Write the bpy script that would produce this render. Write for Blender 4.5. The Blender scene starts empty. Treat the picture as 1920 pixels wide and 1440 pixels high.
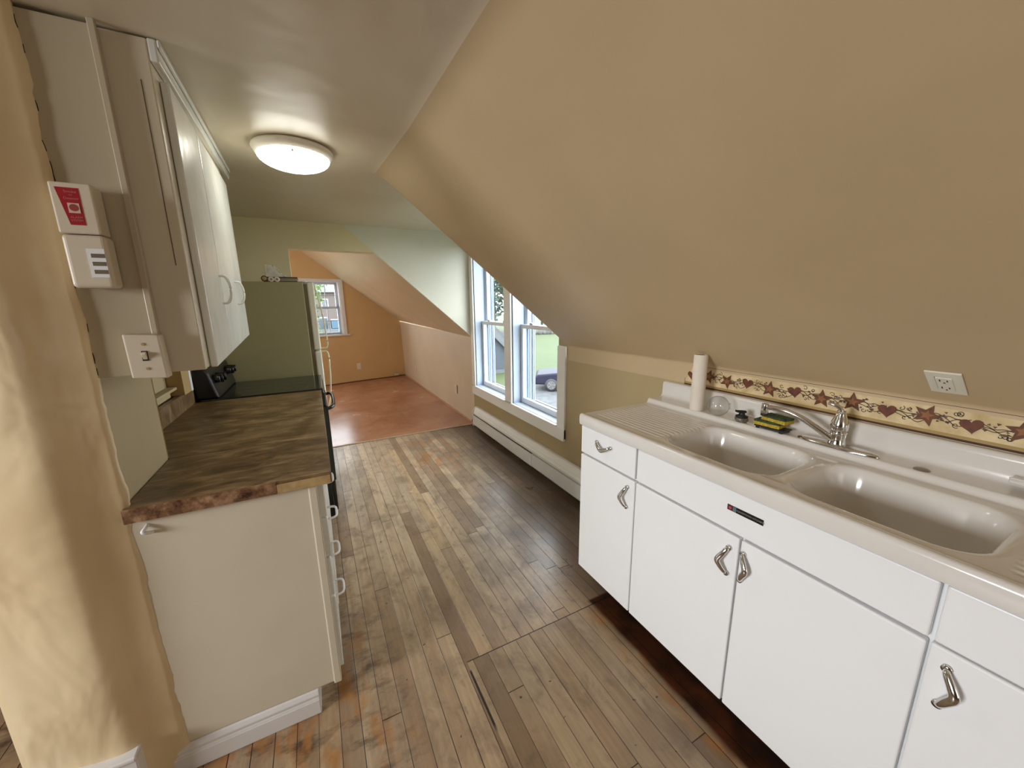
import bpy, bmesh, math, random
from mathutils import Vector, Matrix, noise

sc = bpy.context.scene
COL = sc.collection
PI = math.pi
random.seed(7)

# ------------------------------------------------------------------ camera
CAM_H = 1.44
cam_d = bpy.data.cameras.new('camera')
cam_d.sensor_fit = 'HORIZONTAL'
cam_d.sensor_width = 36.0
cam_d.lens = 711.5 / 1920 * 36.0
cam_d.clip_start = 0.02
cam_d.clip_end = 500
cam = bpy.data.objects.new('camera', cam_d)
COL.objects.link(cam)
yaw, pitch, roll = 0.475752, 0.209608, 0.013675
fw = Vector((math.sin(yaw) * math.cos(pitch), math.cos(yaw) * math.cos(pitch), -math.sin(pitch)))
rt0 = Vector((math.cos(yaw), -math.sin(yaw), 0))
dn0 = fw.cross(rt0)
rt = rt0 * math.cos(roll) + dn0 * math.sin(roll)
dn = dn0 * math.cos(roll) - rt0 * math.sin(roll)
m3 = Matrix((rt, -dn, -fw)).transposed()
cam.matrix_world = Matrix.Translation((0, 0, CAM_H)) @ m3.to_4x4()
sc.camera = cam

# ------------------------------------------------------------------ world, daylight, added fill lamps, exposure
world = bpy.data.worlds.new('overcast_sky')
sc.world = world
world.use_nodes = True
bg = world.node_tree.nodes['Background']
bg.inputs[0].default_value = (0.88, 0.95, 1.0, 1)
bg.inputs[1].default_value = 10.5


def area(name, loc, target, sx, sy, power, color):
    d = bpy.data.lights.new(name, 'AREA')
    d.shape = 'RECTANGLE'
    d.size, d.size_y = sx, sy
    d.energy = power
    d.color = color
    o = bpy.data.objects.new(name, d)
    COL.objects.link(o)
    o.location = loc
    o.rotation_euler = (Vector(target) - Vector(loc)).to_track_quat('-Z', 'Y').to_euler()
    return o


dl = area('daylight_left_room', (-3.3, 0.25, 1.65), (1.1, 0.75, 0.35), 1.1, .8, 34, (0.97, 0.98, 1.0))
dl.data.spread = math.radians(95)
area('fill_rear_room', (0.5, -2.3, 1.3), (0.4, 1.5, 1.0), 1.1, 1.2, 9, (1.0, 0.92, 0.82))  # added fill lamp behind the camera, brightens the interior; no window there
area('fill_end_room', (-1.55, 6.0, 1.35), (0.6, 6.1, 1.0), 1.0, 1.2, 21, (1.0, 0.96, 0.92))  # added fill lamp that brightens the far room; the wall behind is solid

sc.view_settings.view_transform = 'Standard'
sc.view_settings.look = 'None'
sc.view_settings.gamma = 1.0
sc.view_settings.use_curve_mapping = False
sc.view_settings.exposure = 0.0


# ------------------------------------------------------------------ node helpers
class NG:
    def __init__(s, name):
        s.m = bpy.data.materials.new(name)
        s.m.use_nodes = True
        s.t = s.m.node_tree
        s.b = s.t.nodes['Principled BSDF']
        s.out = s.t.nodes['Material Output']
        s._co = None

    def n(s, typ, **kw):
        x = s.t.nodes.new(typ)
        for k, v in kw.items():
            setattr(x, k, v)
        return x

    def put(s, sock, v):
        if isinstance(v, bpy.types.NodeSocket):
            s.t.links.new(v, sock)
        else:
            if sock.type == 'RGBA' and len(v) == 3:
                v = (*v, 1)
            sock.default_value = v

    def co(s):
        if s._co is None:
            s._co = s.n('ShaderNodeTexCoord').outputs['Object']
        return s._co

    def xyz(s):
        x = s.n('ShaderNodeSeparateXYZ')
        s.put(x.inputs[0], s.co())
        return x.outputs

    def ma(s, op, a, b=0.0, c=None):
        x = s.n('ShaderNodeMath', operation=op)
        s.put(x.inputs[0], a)
        s.put(x.inputs[1], b)
        if c is not None:
            s.put(x.inputs[2], c)
        return x.outputs[0]

    def comb(s, a, b, c=0.0):
        x = s.n('ShaderNodeCombineXYZ')
        for i, v in enumerate((a, b, c)):
            s.put(x.inputs[i], v)
        return x.outputs[0]

    def scale(s, v):
        x = s.n('ShaderNodeMapping')
        s.put(x.inputs[0], s.co())
        x.inputs[3].default_value = v
        return x.outputs[0]

    def noise(s, scale=5, detail=3, rough=.5, vec=None, dist=0.0):
        x = s.n('ShaderNodeTexNoise')
        s.put(x.inputs['Vector'], vec if vec is not None else s.co())
        x.inputs['Scale'].default_value = scale
        x.inputs['Detail'].default_value = detail
        x.inputs['Roughness'].default_value = rough
        x.inputs['Distortion'].default_value = dist
        return x.outputs['Fac']

    def white(s, vec):
        x = s.n('ShaderNodeTexWhiteNoise')
        s.put(x.inputs['Vector'], vec)
        return x.outputs['Value']

    def ramp(s, f, stops):
        x = s.n('ShaderNodeValToRGB')
        e = x.color_ramp.elements
        while len(e) < len(stops):
            e.new(.5)
        for i, (p, c) in enumerate(stops):
            e[i].position = p
            e[i].color = (*c, 1) if len(c) == 3 else c
        s.put(x.inputs[0], f)
        return x.outputs[0]

    def rng(s, f, a, b, c=0.0, d=1.0):
        x = s.n('ShaderNodeMapRange')
        for i, v in enumerate((f, a, b, c, d)):
            s.put(x.inputs[i], v)
        return x.outputs[0]

    def mix(s, f, a, b, mode='MIX'):
        x = s.n('ShaderNodeMix', data_type='RGBA', blend_type=mode)
        s.put(x.inputs[0], f)
        s.put(x.inputs[6], a)
        s.put(x.inputs[7], b)
        return x.outputs[2]

    def bump(s, h, strength=.2, dist=.01, prev=None):
        x = s.n('ShaderNodeBump')
        x.inputs['Strength'].default_value = strength
        x.inputs['Distance'].default_value = dist
        s.put(x.inputs['Height'], h)
        if prev is not None:
            s.put(x.inputs['Normal'], prev)
        return x.outputs[0]

    def fin(s, col=None, rough=None, normal=None, **kw):
        if col is not None:
            s.put(s.b.inputs['Base Color'], col)
        if rough is not None:
            s.put(s.b.inputs['Roughness'], rough)
        if normal is not None:
            s.put(s.b.inputs['Normal'], normal)
        for k, v in kw.items():
            s.put(s.b.inputs[k], v)
        return s.m


def srgb(r, g, b):
    f = lambda c: (c / 255 / 12.92) if c / 255 <= .04045 else ((c / 255 + .055) / 1.055) ** 2.4
    return (f(r), f(g), f(b))


def paint(name, col, rough=.5, var=.06, vs=4, bs=0, bstr=.1, bdist=.01, **kw):
    g = NG(name)
    n = g.noise(vs, 3)
    c2 = tuple(max(0, c * (1 - var * 2)) for c in col)
    c = g.mix(g.rng(n, .35, .7), col, c2)
    nm = g.bump(g.noise(bs, 3), bstr, bdist) if bs else None
    return g.fin(c, rough, nm, **kw)


M = {}
M['plaster'] = None


def plaster(name, col, rough=.42, wave=3.0, fine=60, ws=.35):
    g = NG(name)
    n = g.noise(2.2, 3)
    c = g.mix(g.rng(n, .35, .7), col, tuple(x * .93 for x in col))
    b1 = g.bump(g.noise(wave, 2), ws, .03)
    b2 = g.bump(g.noise(fine, 2), .06, .004, b1)
    return g.fin(c, rough, b2)


CREAM = srgb(226, 206, 170)
M['ceil'] = plaster('plaster_ceiling', srgb(215, 204, 180), .38, 3.5)
M['slope'] = plaster('plaster_slope', srgb(200, 177, 140), .5, 2.0, ws=.3)
M['wall'] = plaster('plaster_cream_wall', srgb(178, 158, 118), .5, 2.0, ws=.2)
M['header'] = plaster('cream_wall_lightened', srgb(228, 214, 172), .5, 2.0, ws=.2)  # wall cream made lighter, colour stands in for light missing on the header
M['panel'] = plaster('greyish_panel_paint', srgb(184, 172, 147), .36, 4, 40, .12)
M['peach'] = plaster('peach_wall', srgb(212, 176, 124), .55, 2.0, ws=.1)
M['peachlight'] = plaster('pale_peach_wall', srgb(218, 202, 176), .5, 2.0, ws=.1)
M['dark'] = paint('dark_void', (.01, .009, .008), .8)
M['white'] = paint('white_gloss_paint', srgb(232, 232, 232), .3, .03, 6, 30, .06, .003)
M['casing'] = paint('white_window_casing', srgb(247, 245, 242), .35, .02, 6, 25, .08, .003)
M['wtrim'] = paint('white_trim_paint', srgb(226, 224, 222), .35, .03, 6, 25, .08, .003)
M['vinyl'] = paint('white_vinyl_sash', srgb(236, 240, 244), .35, .02)
M['steel'] = paint('white_enamel_cabinet', srgb(242, 243, 244), .28, .01, 2)
M['enamel'] = paint('porcelain_enamel', srgb(224, 220, 214), .16, .03, 3, **{'Coat Weight': .4, 'Coat Roughness': .08})
M['chrome'] = paint('chrome', (.72, .72, .72), .12, .02, Metallic=1.0)
M['black'] = paint('black_enamel', (.006, .006, .006), .3, .1)
M['blackglass'] = paint('black_glass_top', (.02, .024, .018), .12, .1)
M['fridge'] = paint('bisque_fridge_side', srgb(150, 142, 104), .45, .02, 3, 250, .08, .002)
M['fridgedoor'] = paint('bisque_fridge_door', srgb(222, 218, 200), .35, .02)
M['gasket'] = paint('fridge_gasket', srgb(120, 110, 80), .6)
M['cab'] = plaster('painted_cabinet_wood', srgb(216, 207, 186), .36, 4, 40, .12)
M['cabw'] = plaster('glossy_cabinet_door', srgb(226, 228, 222), .22, 5, 30, .2)
M['tan'] = paint('tan_wood_side', srgb(176, 146, 96), .5)
M['raw'] = paint('raw_wood_edge', srgb(190, 160, 110), .6, .15, 40)
M['rubber'] = paint('black_rubber', (.012, .012, .014), .5)
M['paper'] = paint('white_paper_roll', srgb(232, 222, 208), .85, .03, 20, 120, .15, .002)
M['heater'] = paint('heater_cream_metal', srgb(238, 234, 228), .4, .03)
M['plate'] = paint('switch_plate', srgb(206, 194, 174), .35, .02)
M['outletw'] = paint('white_plastic', srgb(226, 222, 206), .35, .02)
M['red'] = paint('red_label', srgb(158, 16, 28), .4, .03)
M['lightprint'] = paint('label_print', srgb(196, 120, 116), .5)
M['ivory'] = paint('ivory_plastic', srgb(214, 206, 176), .4, .03)


def glass_mat(name, tint=(1, 1, 1), gl=.08, rough=.02):
    g = NG(name)
    tr = g.n('ShaderNodeBsdfTransparent')
    tr.inputs[0].default_value = (*tint, 1)
    gs = g.n('ShaderNodeBsdfGlossy')
    gs.inputs['Roughness'].default_value = rough
    fr = g.n('ShaderNodeLayerWeight')
    fr.inputs[0].default_value = .5
    mx = g.n('ShaderNodeMixShader')
    g.put(mx.inputs[0], g.ma('ADD', g.ma('MULTIPLY', g.ma('POWER', fr.outputs['Facing'], 5.0), .5), gl * .3))
    g.put(mx.inputs[1], tr.outputs[0])
    g.put(mx.inputs[2], gs.outputs[0])
    g.put(g.out.inputs[0], mx.outputs[0])
    return g.m


M['pane'] = glass_mat('window_glass', (.97, .98, .98))
g = NG('clear_globe_glass')
tr, gs, mx, lw = g.n('ShaderNodeBsdfTransparent'), g.n('ShaderNodeBsdfGlossy'), g.n('ShaderNodeMixShader'), g.n('ShaderNodeLayerWeight')
lw.inputs[0].default_value = .5
g.put(tr.inputs[0], g.ramp(lw.outputs['Facing'], [(0, (.93, .93, .92)), (.6, (.86, .86, .84)), (1, (.5, .5, .48))]))
gs.inputs['Roughness'].default_value = .03
g.put(mx.inputs[0], g.ma('ADD', .06, g.ma('MULTIPLY', g.ma('POWER', lw.outputs['Facing'], 4.0), .5)))
g.put(mx.inputs[1], tr.outputs[0])
g.put(mx.inputs[2], gs.outputs[0])
g.put(g.out.inputs[0], mx.outputs[0])
M['globe'] = g.m
g = NG('clear_plastic_film')
M['film'] = g.fin((.85, .84, .82), .25, g.bump(g.noise(40, 3), .6, .01), **{'Alpha': .32, 'Specular IOR Level': .8})
g = NG('lit_diffuser')
M['lamp'] = g.fin((1, 1, 1), .4, **{'Emission Color': (1.0, .97, .86), 'Emission Strength': 18.0})


def countertop_mat():
    g = NG('brown_laminate')
    v = g.scale((8, 19, 12))
    n1 = g.noise(1.0, 6, .65, v, .6)
    n2 = g.noise(6.5, 3, .6)
    c = g.ramp(n1, [(.30, srgb(62, 44, 24)), (.46, srgb(104, 80, 50)), (.58, srgb(134, 110, 76)), (.75, srgb(170, 146, 108))])
    c = g.mix(g.rng(n2, .55, .75, 0, .55), c, srgb(60, 38, 22))
    return g.fin(c, .34, g.bump(n1, .05, .003))


M['laminate'] = countertop_mat()
g = NG('laminate_edge')
n1 = g.noise(28, 5, .7)
M['lamedge'] = g.fin(g.ramp(n1, [(.32, srgb(60, 34, 24)), (.5, srgb(126, 92, 66)), (.68, srgb(176, 142, 108))]), .4)


def plank_mat():
    g = NG('worn_plank_floor')
    X, Y, Z = g.xyz()
    inx = g.rng(X, .412, .413)
    iny = g.rng(Y, 1.236, 1.235)
    patch = g.ma('MULTIPLY', inx, iny)
    px = g.ma('ADD', g.ma('DIVIDE', X, .0665), g.ma('MULTIPLY', patch, 40.42))
    ix = g.ma('FLOOR', px)
    fx = g.ma('FRACT', px)
    r0 = g.white(g.comb(ix, 3.1))
    py = g.ma('ADD', g.ma('DIVIDE', Y, 1.9), g.ma('MULTIPLY', r0, 9.0))
    iy = g.ma('FLOOR', py)
    fy = g.ma('FRACT', py)
    r1 = g.white(g.comb(ix, iy, 1.7))
    r2 = g.white(g.comb(ix, iy, 5.2))
    base = g.ramp(r1, [(0, srgb(150, 130, 110)), (.25, srgb(192, 172, 148)), (.5, srgb(214, 198, 174)), (.7, srgb(172, 154, 136)), (.85, srgb(202, 180, 150)), (1, srgb(224, 206, 180))])
    gv = g.n('ShaderNodeMapping')
    g.put(gv.inputs[0], g.comb(g.ma('ADD', X, g.ma('MULTIPLY', r2, 4.0)), Y))
    gv.inputs[3].default_value = (55, 3.2, 1)
    grain = g.noise(1.0, 4, .6, gv.outputs[0], .4)
    c = g.mix(g.rng(grain, .3, .75, 0, .42), base, srgb(120, 98, 76))
    c = g.mix(patch, c, g.mix(1.0, c, (.66, .62, .54), 'MULTIPLY'))
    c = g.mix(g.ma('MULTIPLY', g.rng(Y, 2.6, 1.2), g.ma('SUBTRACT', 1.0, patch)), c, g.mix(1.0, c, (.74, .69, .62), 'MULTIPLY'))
    # broad wear
    w1 = g.noise(2.3, 4, .6)
    c = g.mix(g.rng(w1, .52, .72, 0, .5), c, srgb(118, 104, 92))
    sm1 = g.noise(6.0, 5, .65, g.scale((1.5, .8, 1)), .6)
    c = g.mix(g.rng(sm1, .48, .68, 0, .55), c, srgb(104, 86, 70))
    sm2 = g.noise(13.0, 4, .6, g.scale((1.2, .9, 1)), .3)
    c = g.mix(g.rng(sm2, .56, .72, 0, .45), c, srgb(92, 80, 72))
    # planer chatter and grime blotches near the left cabinet and edges
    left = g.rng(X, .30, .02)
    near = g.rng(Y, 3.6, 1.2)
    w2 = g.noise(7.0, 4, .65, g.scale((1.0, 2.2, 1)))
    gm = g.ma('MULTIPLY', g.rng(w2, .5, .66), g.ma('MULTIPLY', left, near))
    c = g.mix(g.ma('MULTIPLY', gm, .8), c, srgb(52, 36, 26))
    # heater side: darker remains of varnish
    hs = g.ma('MULTIPLY', g.rng(X, .95, 1.45), g.rng(Y, 1.2, 1.4))
    c = g.mix(g.ma('MULTIPLY', hs, .75), c, srgb(62, 42, 24))
    rs = g.ma('MULTIPLY', g.rng(g.noise(3.2, 3, .6), .44, .62), g.ma('MULTIPLY', g.rng(X, .55, 1.05), g.rng(Y, 1.1, 1.6)))
    c = g.mix(g.ma('MULTIPLY', rs, .6), c, srgb(112, 100, 92))
    # orange varnish remains
    w3 = g.noise(5.0, 4, .6, g.scale((2.6, 1.0, 1)))
    zl = g.ma('MULTIPLY', g.rng(X, .22, .0), g.rng(Y, 2.2, 1.2))
    dx = g.ma('DIVIDE', g.ma('SUBTRACT', X, .88), .30)
    dy = g.ma('DIVIDE', g.ma('SUBTRACT', Y, 3.55), .5)
    zf = g.rng(g.ma('ADD', g.ma('MULTIPLY', dx, dx), g.ma('MULTIPLY', dy, dy)), 1.4, .2)
    zs = g.ma('MULTIPLY', g.rng(g.ma('ABSOLUTE', g.ma('SUBTRACT', X, 1.045)), .06, .02), g.rng(Y, 1.3, 1.1))
    zo = g.ma('MAXIMUM', g.ma('MAXIMUM', zl, zf), zs)
    om = g.ma('MULTIPLY', g.rng(w3, .5, .6), zo)
    c = g.mix(g.ma('MULTIPLY', om, .62), c, srgb(168, 112, 48))
    # unsanded dark varnish beside and under the sink cabinet
    dk = g.ma('MULTIPLY', g.rng(g.ma('ADD', X, g.ma('MULTIPLY', g.noise(6, 2), .03)), 1.062, 1.085), g.rng(Y, 1.27, 1.26))
    c = g.mix(dk, c, g.mix(g.rng(g.noise(9, 3), .4, .7), srgb(46, 26, 14), srgb(88, 46, 22)))
    c = g.mix(1.0, c, (1.0, .94, .86), 'MULTIPLY')
    # seams
    e = g.ma('MINIMUM', fx, g.ma('SUBTRACT', 1.0, fx))
    sw = g.rng(g.white(g.comb(ix, 8.8)), 0, 1, .012, .034)
    seam = g.rng(e, sw, g.ma('MULTIPLY', sw, .45))
    seam2 = g.rng(fy, .0022, .0012)
    cutl = g.ma('MULTIPLY', inx, g.rng(g.ma('ABSOLUTE', g.ma('SUBTRACT', Y, 1.236)), .003, .0015))
    crk = g.ma('MULTIPLY', g.rng(g.ma('ABSOLUTE', g.ma('SUBTRACT', X, g.ma('ADD', .411, g.ma('MULTIPLY', g.ma('SUBTRACT', Y, 1.1), -.006)))), .0048, .0035),
               g.ma('MULTIPLY', g.rng(Y, .94, .97), g.rng(Y, 1.2, 1.19)))
    sm = g.ma('MAXIMUM', g.ma('MAXIMUM', seam, seam2), g.ma('MAXIMUM', cutl, crk))
    c = g.mix(g.ma('MULTIPLY', sm, .95), c, srgb(20, 12, 8))
    # knots / specks
    sp = g.noise(38, 2, .5)
    c = g.mix(g.rng(sp, .72, .76, 0, .8), c, srgb(36, 24, 16))
    nm = g.bump(g.ma('SUBTRACT', g.ma('MULTIPLY', grain, .15), sm), .35, .003)
    ro = g.rng(w1, .3, .7, .26, .40)
    return g.fin(c, ro, nm)


M['planks'] = plank_mat()


def redfloor_mat():
    g = NG('reddish_painted_floor')
    n1 = g.noise(2.2, 4, .6, None, .5)
    n2 = g.noise(22, 5, .7, g.scale((1, .35, 1)), 1.2)
    c = g.ramp(n1, [(.3, srgb(160, 110, 80)), (.5, srgb(176, 126, 96)), (.7, srgb(190, 142, 112))])
    c = g.mix(g.rng(n2, .5, .75, 0, .3), c, srgb(128, 82, 60))
    return g.fin(c, g.rng(n1, .3, .7, .18, .28), g.bump(n2, .08, .002))


M['redfloor'] = redfloor_mat()

# ------------------------------------------------------------------ mesh helpers
ORG = {}


class MB:
    """collects shapes; build() links them as ONE mesh object"""

    def __init__(s):
        s.v, s.f, s.mi, s.sm = [], [], [], []
        s.cur, s.smooth = 0, False

    def add(s, vs, fs):
        o = len(s.v)
        s.v += [Vector(p) for p in vs]
        for f in fs:
            s.f.append([i + o for i in f])
            s.mi.append(s.cur)
            s.sm.append(s.smooth)
        return s

    def box(s, x0, x1, y0, y1, z0, z1):
        x0, x1 = min(x0, x1), max(x0, x1)
        y0, y1 = min(y0, y1), max(y0, y1)
        z0, z1 = min(z0, z1), max(z0, z1)
        vs = [(x, y, z) for z in (z0, z1) for y in (y0, y1) for x in (x0, x1)]
        return s.add(vs, [(0, 2, 3, 1), (4, 5, 7, 6), (0, 1, 5, 4), (2, 6, 7, 3), (0, 4, 6, 2), (1, 3, 7, 5)])

    def prism(s, pts, d):
        """closed polygon pts (3-D, planar) extruded by vector d"""
        n = len(pts)
        d = Vector(d)
        vs = [Vector(p) for p in pts] + [Vector(p) + d for p in pts]
        fs = [list(range(n))[::-1], list(range(n, 2 * n))]
        fs += [(i, (i + 1) % n, n + (i + 1) % n, n + i) for i in range(n)]
        return s.add(vs, fs)

    def grid(s, rows):
        nr, nc = len(rows), len(rows[0])
        vs = [p for r in rows for p in r]
        fs = [(i * nc + j, i * nc + j + 1, (i + 1) * nc + j + 1, (i + 1) * nc + j) for i in range(nr - 1) for j in range(nc - 1)]
        return s.add(vs, fs)

    def lathe(s, prof, o=(0, 0, 0), ax='z', n=32, caps=True):
        """prof: (radius, height) list around an axis through o"""
        o = Vector(o)
        rows = []
        for r, h in prof:
            row = []
            for k in range(n):
                a = 2 * PI * k / n
                p = {'z': (r * math.cos(a), r * math.sin(a), h), 'x': (h, r * math.cos(a), r * math.sin(a)), 'y': (r * math.sin(a), h, r * math.cos(a))}[ax]
                row.append(o + Vector(p))
            rows.append(row)
        vs = [p for r in rows for p in r]
        fs = [(i * n + k, i * n + (k + 1) % n, (i + 1) * n + (k + 1) % n, (i + 1) * n + k) for i in range(len(rows) - 1) for k in range(n)]
        if caps:
            fs.append(list(range(n))[::-1])
            fs.append([(len(rows) - 1) * n + k for k in range(n)])
        return s.add(vs, fs)

    def tube(s, path, rad, n=12, flat=None, up=(0, 0, 1), caps=True):
        """swept tube; rad number or list; flat = factor on the local 'up' radius"""
        path = [Vector(p) for p in path]
        if not isinstance(rad, (list, tuple)):
            rad = [rad] * len(path)
        fl = flat if isinstance(flat, (list, tuple)) else [flat or 1.0] * len(path)
        rows = []
        for i, p in enumerate(path):
            t = (path[min(i + 1, len(path) - 1)] - path[max(i - 1, 0)]).normalized()
            u = Vector(up)
            u = (u - t * u.dot(t))
            if u.length < 1e-4:
                u = t.orthogonal()
            u.normalize()
            w = t.cross(u)
            rows.append([p + w * (rad[i] * math.cos(2 * PI * k / n)) + u * (rad[i] * fl[i] * math.sin(2 * PI * k / n)) for k in range(n)])
        vs = [p for r in rows for p in r]
        fs = [(i * n + k, i * n + (k + 1) % n, (i + 1) * n + (k + 1) % n, (i + 1) * n + k) for i in range(len(rows) - 1) for k in range(n)]
        if caps:
            fs.append(list(range(n))[::-1])
            fs.append([(len(rows) - 1) * n + k for k in range(n)])
        return s.add(vs, fs)

    def ball(s, c, rx, ry=None, rz=None, nu=20, nv=12):
        ry = ry or rx
        rz = rz or rx
        prof = []
        c = Vector(c)
        rows = []
        for i in range(1, nv):
            th = PI * i / nv
            rows.append([c + Vector((rx * math.sin(th) * math.cos(2 * PI * k / nu), ry * math.sin(th) * math.sin(2 * PI * k / nu), rz * math.cos(th))) for k in range(nu)])
        vs = [p for r in rows for p in r]
        n = nu
        fs = [(i * n + k, (i + 1) * n + k, (i + 1) * n + (k + 1) % n, i * n + (k + 1) % n) for i in range(len(rows) - 1) for k in range(n)]
        a, b = len(vs), len(vs) + 1
        vs += [c + Vector((0, 0, rz)), c - Vector((0, 0, rz))]
        fs += [(a, k, (k + 1) % n) for k in range(n)]
        L = (len(rows) - 1) * n
        fs += [(b, L + (k + 1) % n, L + k) for k in range(n)]
        return s.add(vs, fs)

    def build(s, name, mats, parent=None, bevel=0, seg=2, smooth=None, recalc=True):
        o0 = ORG.get(parent, Vector((0, 0, 0))) if parent else Vector((0, 0, 0))
        me = bpy.data.meshes.new(name)
        me.from_pydata([tuple(p - o0) for p in s.v], [], s.f)
        if not isinstance(mats, (list, tuple)):
            mats = [mats]
        for m in mats:
            me.materials.append(m)
        for p, mi, sm in zip(me.polygons, s.mi, s.sm):
            p.material_index = mi
            p.use_smooth = sm if smooth is None else smooth
        if recalc:
            bm = bmesh.new()
            bm.from_mesh(me)
            bmesh.ops.recalc_face_normals(bm, faces=bm.faces)
            bm.to_mesh(me)
            bm.free()
        o = bpy.data.objects.new(name, me)
        COL.objects.link(o)
        if parent:
            o.parent = parent
        ORG[o] = o0.copy()
        if bevel:
            b = o.modifiers.new('bevel', 'BEVEL')
            b.width = bevel
            b.segments = seg
            b.limit_method = 'ANGLE'
            b.angle_limit = math.radians(40)
            b.harden_normals = False
        return o


def tag(o, label=None, cat=None, group=None, kind=None):
    if label:
        o['label'] = label
    if cat:
        o['category'] = cat
    if group:
        o['group'] = group
    if kind:
        o['kind'] = kind
    return o


def thing(name, loc, label, cat, group=None):
    o = bpy.data.objects.new(name, None)
    o.empty_display_size = .05
    COL.objects.link(o)
    o.location = loc
    ORG[o] = Vector(loc)
    return tag(o, label, cat, group)


def struct(mb, name, mats, parent=None, **kw):
    o = mb.build(name, mats, parent, **kw)
    if parent is None:
        o['kind'] = 'structure'
    return o


def copy_tree(o, parent=None):
    c = o.copy()
    COL.objects.link(c)
    if parent:
        c.parent = parent
    for ch in list(o.children):
        copy_tree(ch, c)
    return c


def spline(pts, n=8):
    """Catmull-Rom through pts"""
    pts = [Vector(p) for p in pts]
    P = [pts[0] * 2 - pts[1]] + pts + [pts[-1] * 2 - pts[-2]]
    out = []
    for i in range(1, len(P) - 2):
        for k in range(n):
            t = k / n
            a, b, c, d = P[i - 1:i + 3]
            out.append(.5 * ((2 * b) + (c - a) * t + (2 * a - 5 * b + 4 * c - d) * t * t + (3 * b - a - 3 * c + d) * t ** 3))
    out.append(pts[-1])
    return out


def fillet(pts, radii, n=8):
    """2-D polyline with rounded corners"""
    pts = [Vector(p) for p in pts]
    out = [pts[0]]
    for i in range(1, len(pts) - 1):
        r = radii[i - 1]
        a = (pts[i - 1] - pts[i]).normalized()
        b = (pts[i + 1] - pts[i]).normalized()
        if r <= 0:
            out.append(pts[i])
            continue
        for k in range(n + 1):
            t = k / n
            out.append((pts[i] + a * r) * (1 - t) ** 2 + pts[i] * 2 * t * (1 - t) + (pts[i] + b * r) * t * t)
    out.append(pts[-1])
    return out


# ------------------------------------------------------------------ room dimensions
KX = 1.617            # inner face of the window / knee wall
D0, D1 = 2.24, 4.13   # dormer, and the line where the far room begins
YB = -2.4             # rear wall behind the camera
kx = lambda y: KX + .043 * max(0, min(1, (D0 - y) / .95))     # the old wall runs slightly back beside the sink
cz = lambda y: 2.02 + .042 * y      # old ceiling is not level


def text_mesh(name, body, size, mat, parent, loc, rot, extrude=.0003, sx=1.0):
    cu = bpy.data.curves.new(name, 'FONT')
    cu.body = body
    cu.size = size
    cu.extrude = extrude
    cu.align_x = 'CENTER'
    cu.align_y = 'CENTER'
    tmp = bpy.data.objects.new(name, cu)
    COL.objects.link(tmp)
    dg = bpy.context.evaluated_depsgraph_get()
    me = bpy.data.meshes.new_from_object(tmp.evaluated_get(dg))
    bpy.data.objects.remove(tmp)
    o = bpy.data.objects.new(name, me)
    me.materials.clear()
    me.materials.append(mat)
    COL.objects.link(o)
    o.parent = parent
    o.location = Vector(loc) - ORG[parent]
    o.rotation_euler = rot
    o.scale = (sx, 1, 1)
    ORG[o] = ORG[parent]
    return o


# ------------------------------------------------------------------ floors
b = MB()
b.box(-4, 1.9, YB, 4.17, -.1, 0)
struct(b, 'floor', M['planks'])
b = MB()
b.box(-2, 1.9, 4.17, 8.4, -.1, .004)
struct(b, 'floor_far', M['redfloor'])
b = MB()
b.box(-.62, KX, 4.155, 4.185, 0.0, .007)
struct(b, 'trim_1', paint('threshold_strip', srgb(176, 150, 118), .4), bevel=.003)

# ------------------------------------------------------------------ ceiling + near slope + knee wall
b = MB()
b.smooth = True
rows = []
for y in [YB + (D0 - YB) * i / 14 for i in range(15)]:
    c = cz(y)
    bw = .41 if y < 1.6 else .41 - .025 * (y - 1.6) / .64
    prof = fillet([(-4, c), (bw, c), (kx(y) - .004, 1.135), (kx(y) - .002, 1.03)], [.06, .012], 8)
    rows.append([Vector((p[0], y, p[1])) for p in prof])
b.grid(rows)
nc = len(rows[0]) - 1
for k in range(len(b.f)):
    b.mi[k] = 1 if k % nc < 4 else 0
b.smooth = False
# face of the cut slope end and the near cheek of the dormer (faces the window bay)
ce = cz(D0)
b.prism([(.385, D0, ce), (1.617, D0, 1.135), (1.86, D0, 1.135), (1.86, D0, ce + .2), (.385, D0, ce + .2)], (0, -.02, 0))
struct(b, 'ceiling', [M['slope'], M['ceil']])
b = MB()
# flat ceiling of the kitchen bay, runs on into the dormer
vs = [(-4, D0, cz(D0)), (1.9, D0, cz(D0)), (1.9, D1 + .1, cz(D1 + .1)), (-4, D1 + .1, cz(D1 + .1))]
b.prism(vs, (0, 0, .05))
struct(b, 'ceiling_bay', M['ceil'])

# knee wall of the kitchen with the double window
b = MB()
WT = 1.86
SILL, HEAD = .505, 2.06
W1 = (3.26, 4.04)
W2 = (2.357, 3.124)
b.prism([(kx(1.41), 1.41, 0), (KX, D0 - .001, 0), (WT, D0 - .001, 0), (WT, 1.41, 0)], (0, 0, 1.06))
b.box(KX, WT, D0 - .001, D1, 0, SILL)
b.box(KX, WT, D0 - .001, D1, HEAD, 2.3)
b.box(KX, WT, D0 - .001, W2[0], SILL, HEAD)
b.box(KX, WT, W2[1], W1[0], SILL, HEAD)
b.box(KX, WT, W1[1], D1, SILL, HEAD)
struct(b, 'wall_right', M['wall'])
b = MB()
b.prism([(kx(YB), YB, 0), (kx(1.29), 1.29, 0), (kx(1.41), 1.41, 0), (WT, 1.41, 0), (WT, YB, 0)], (0, 0, 1.06))
struct(b, 'wall_sink', M['wall'])

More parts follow.
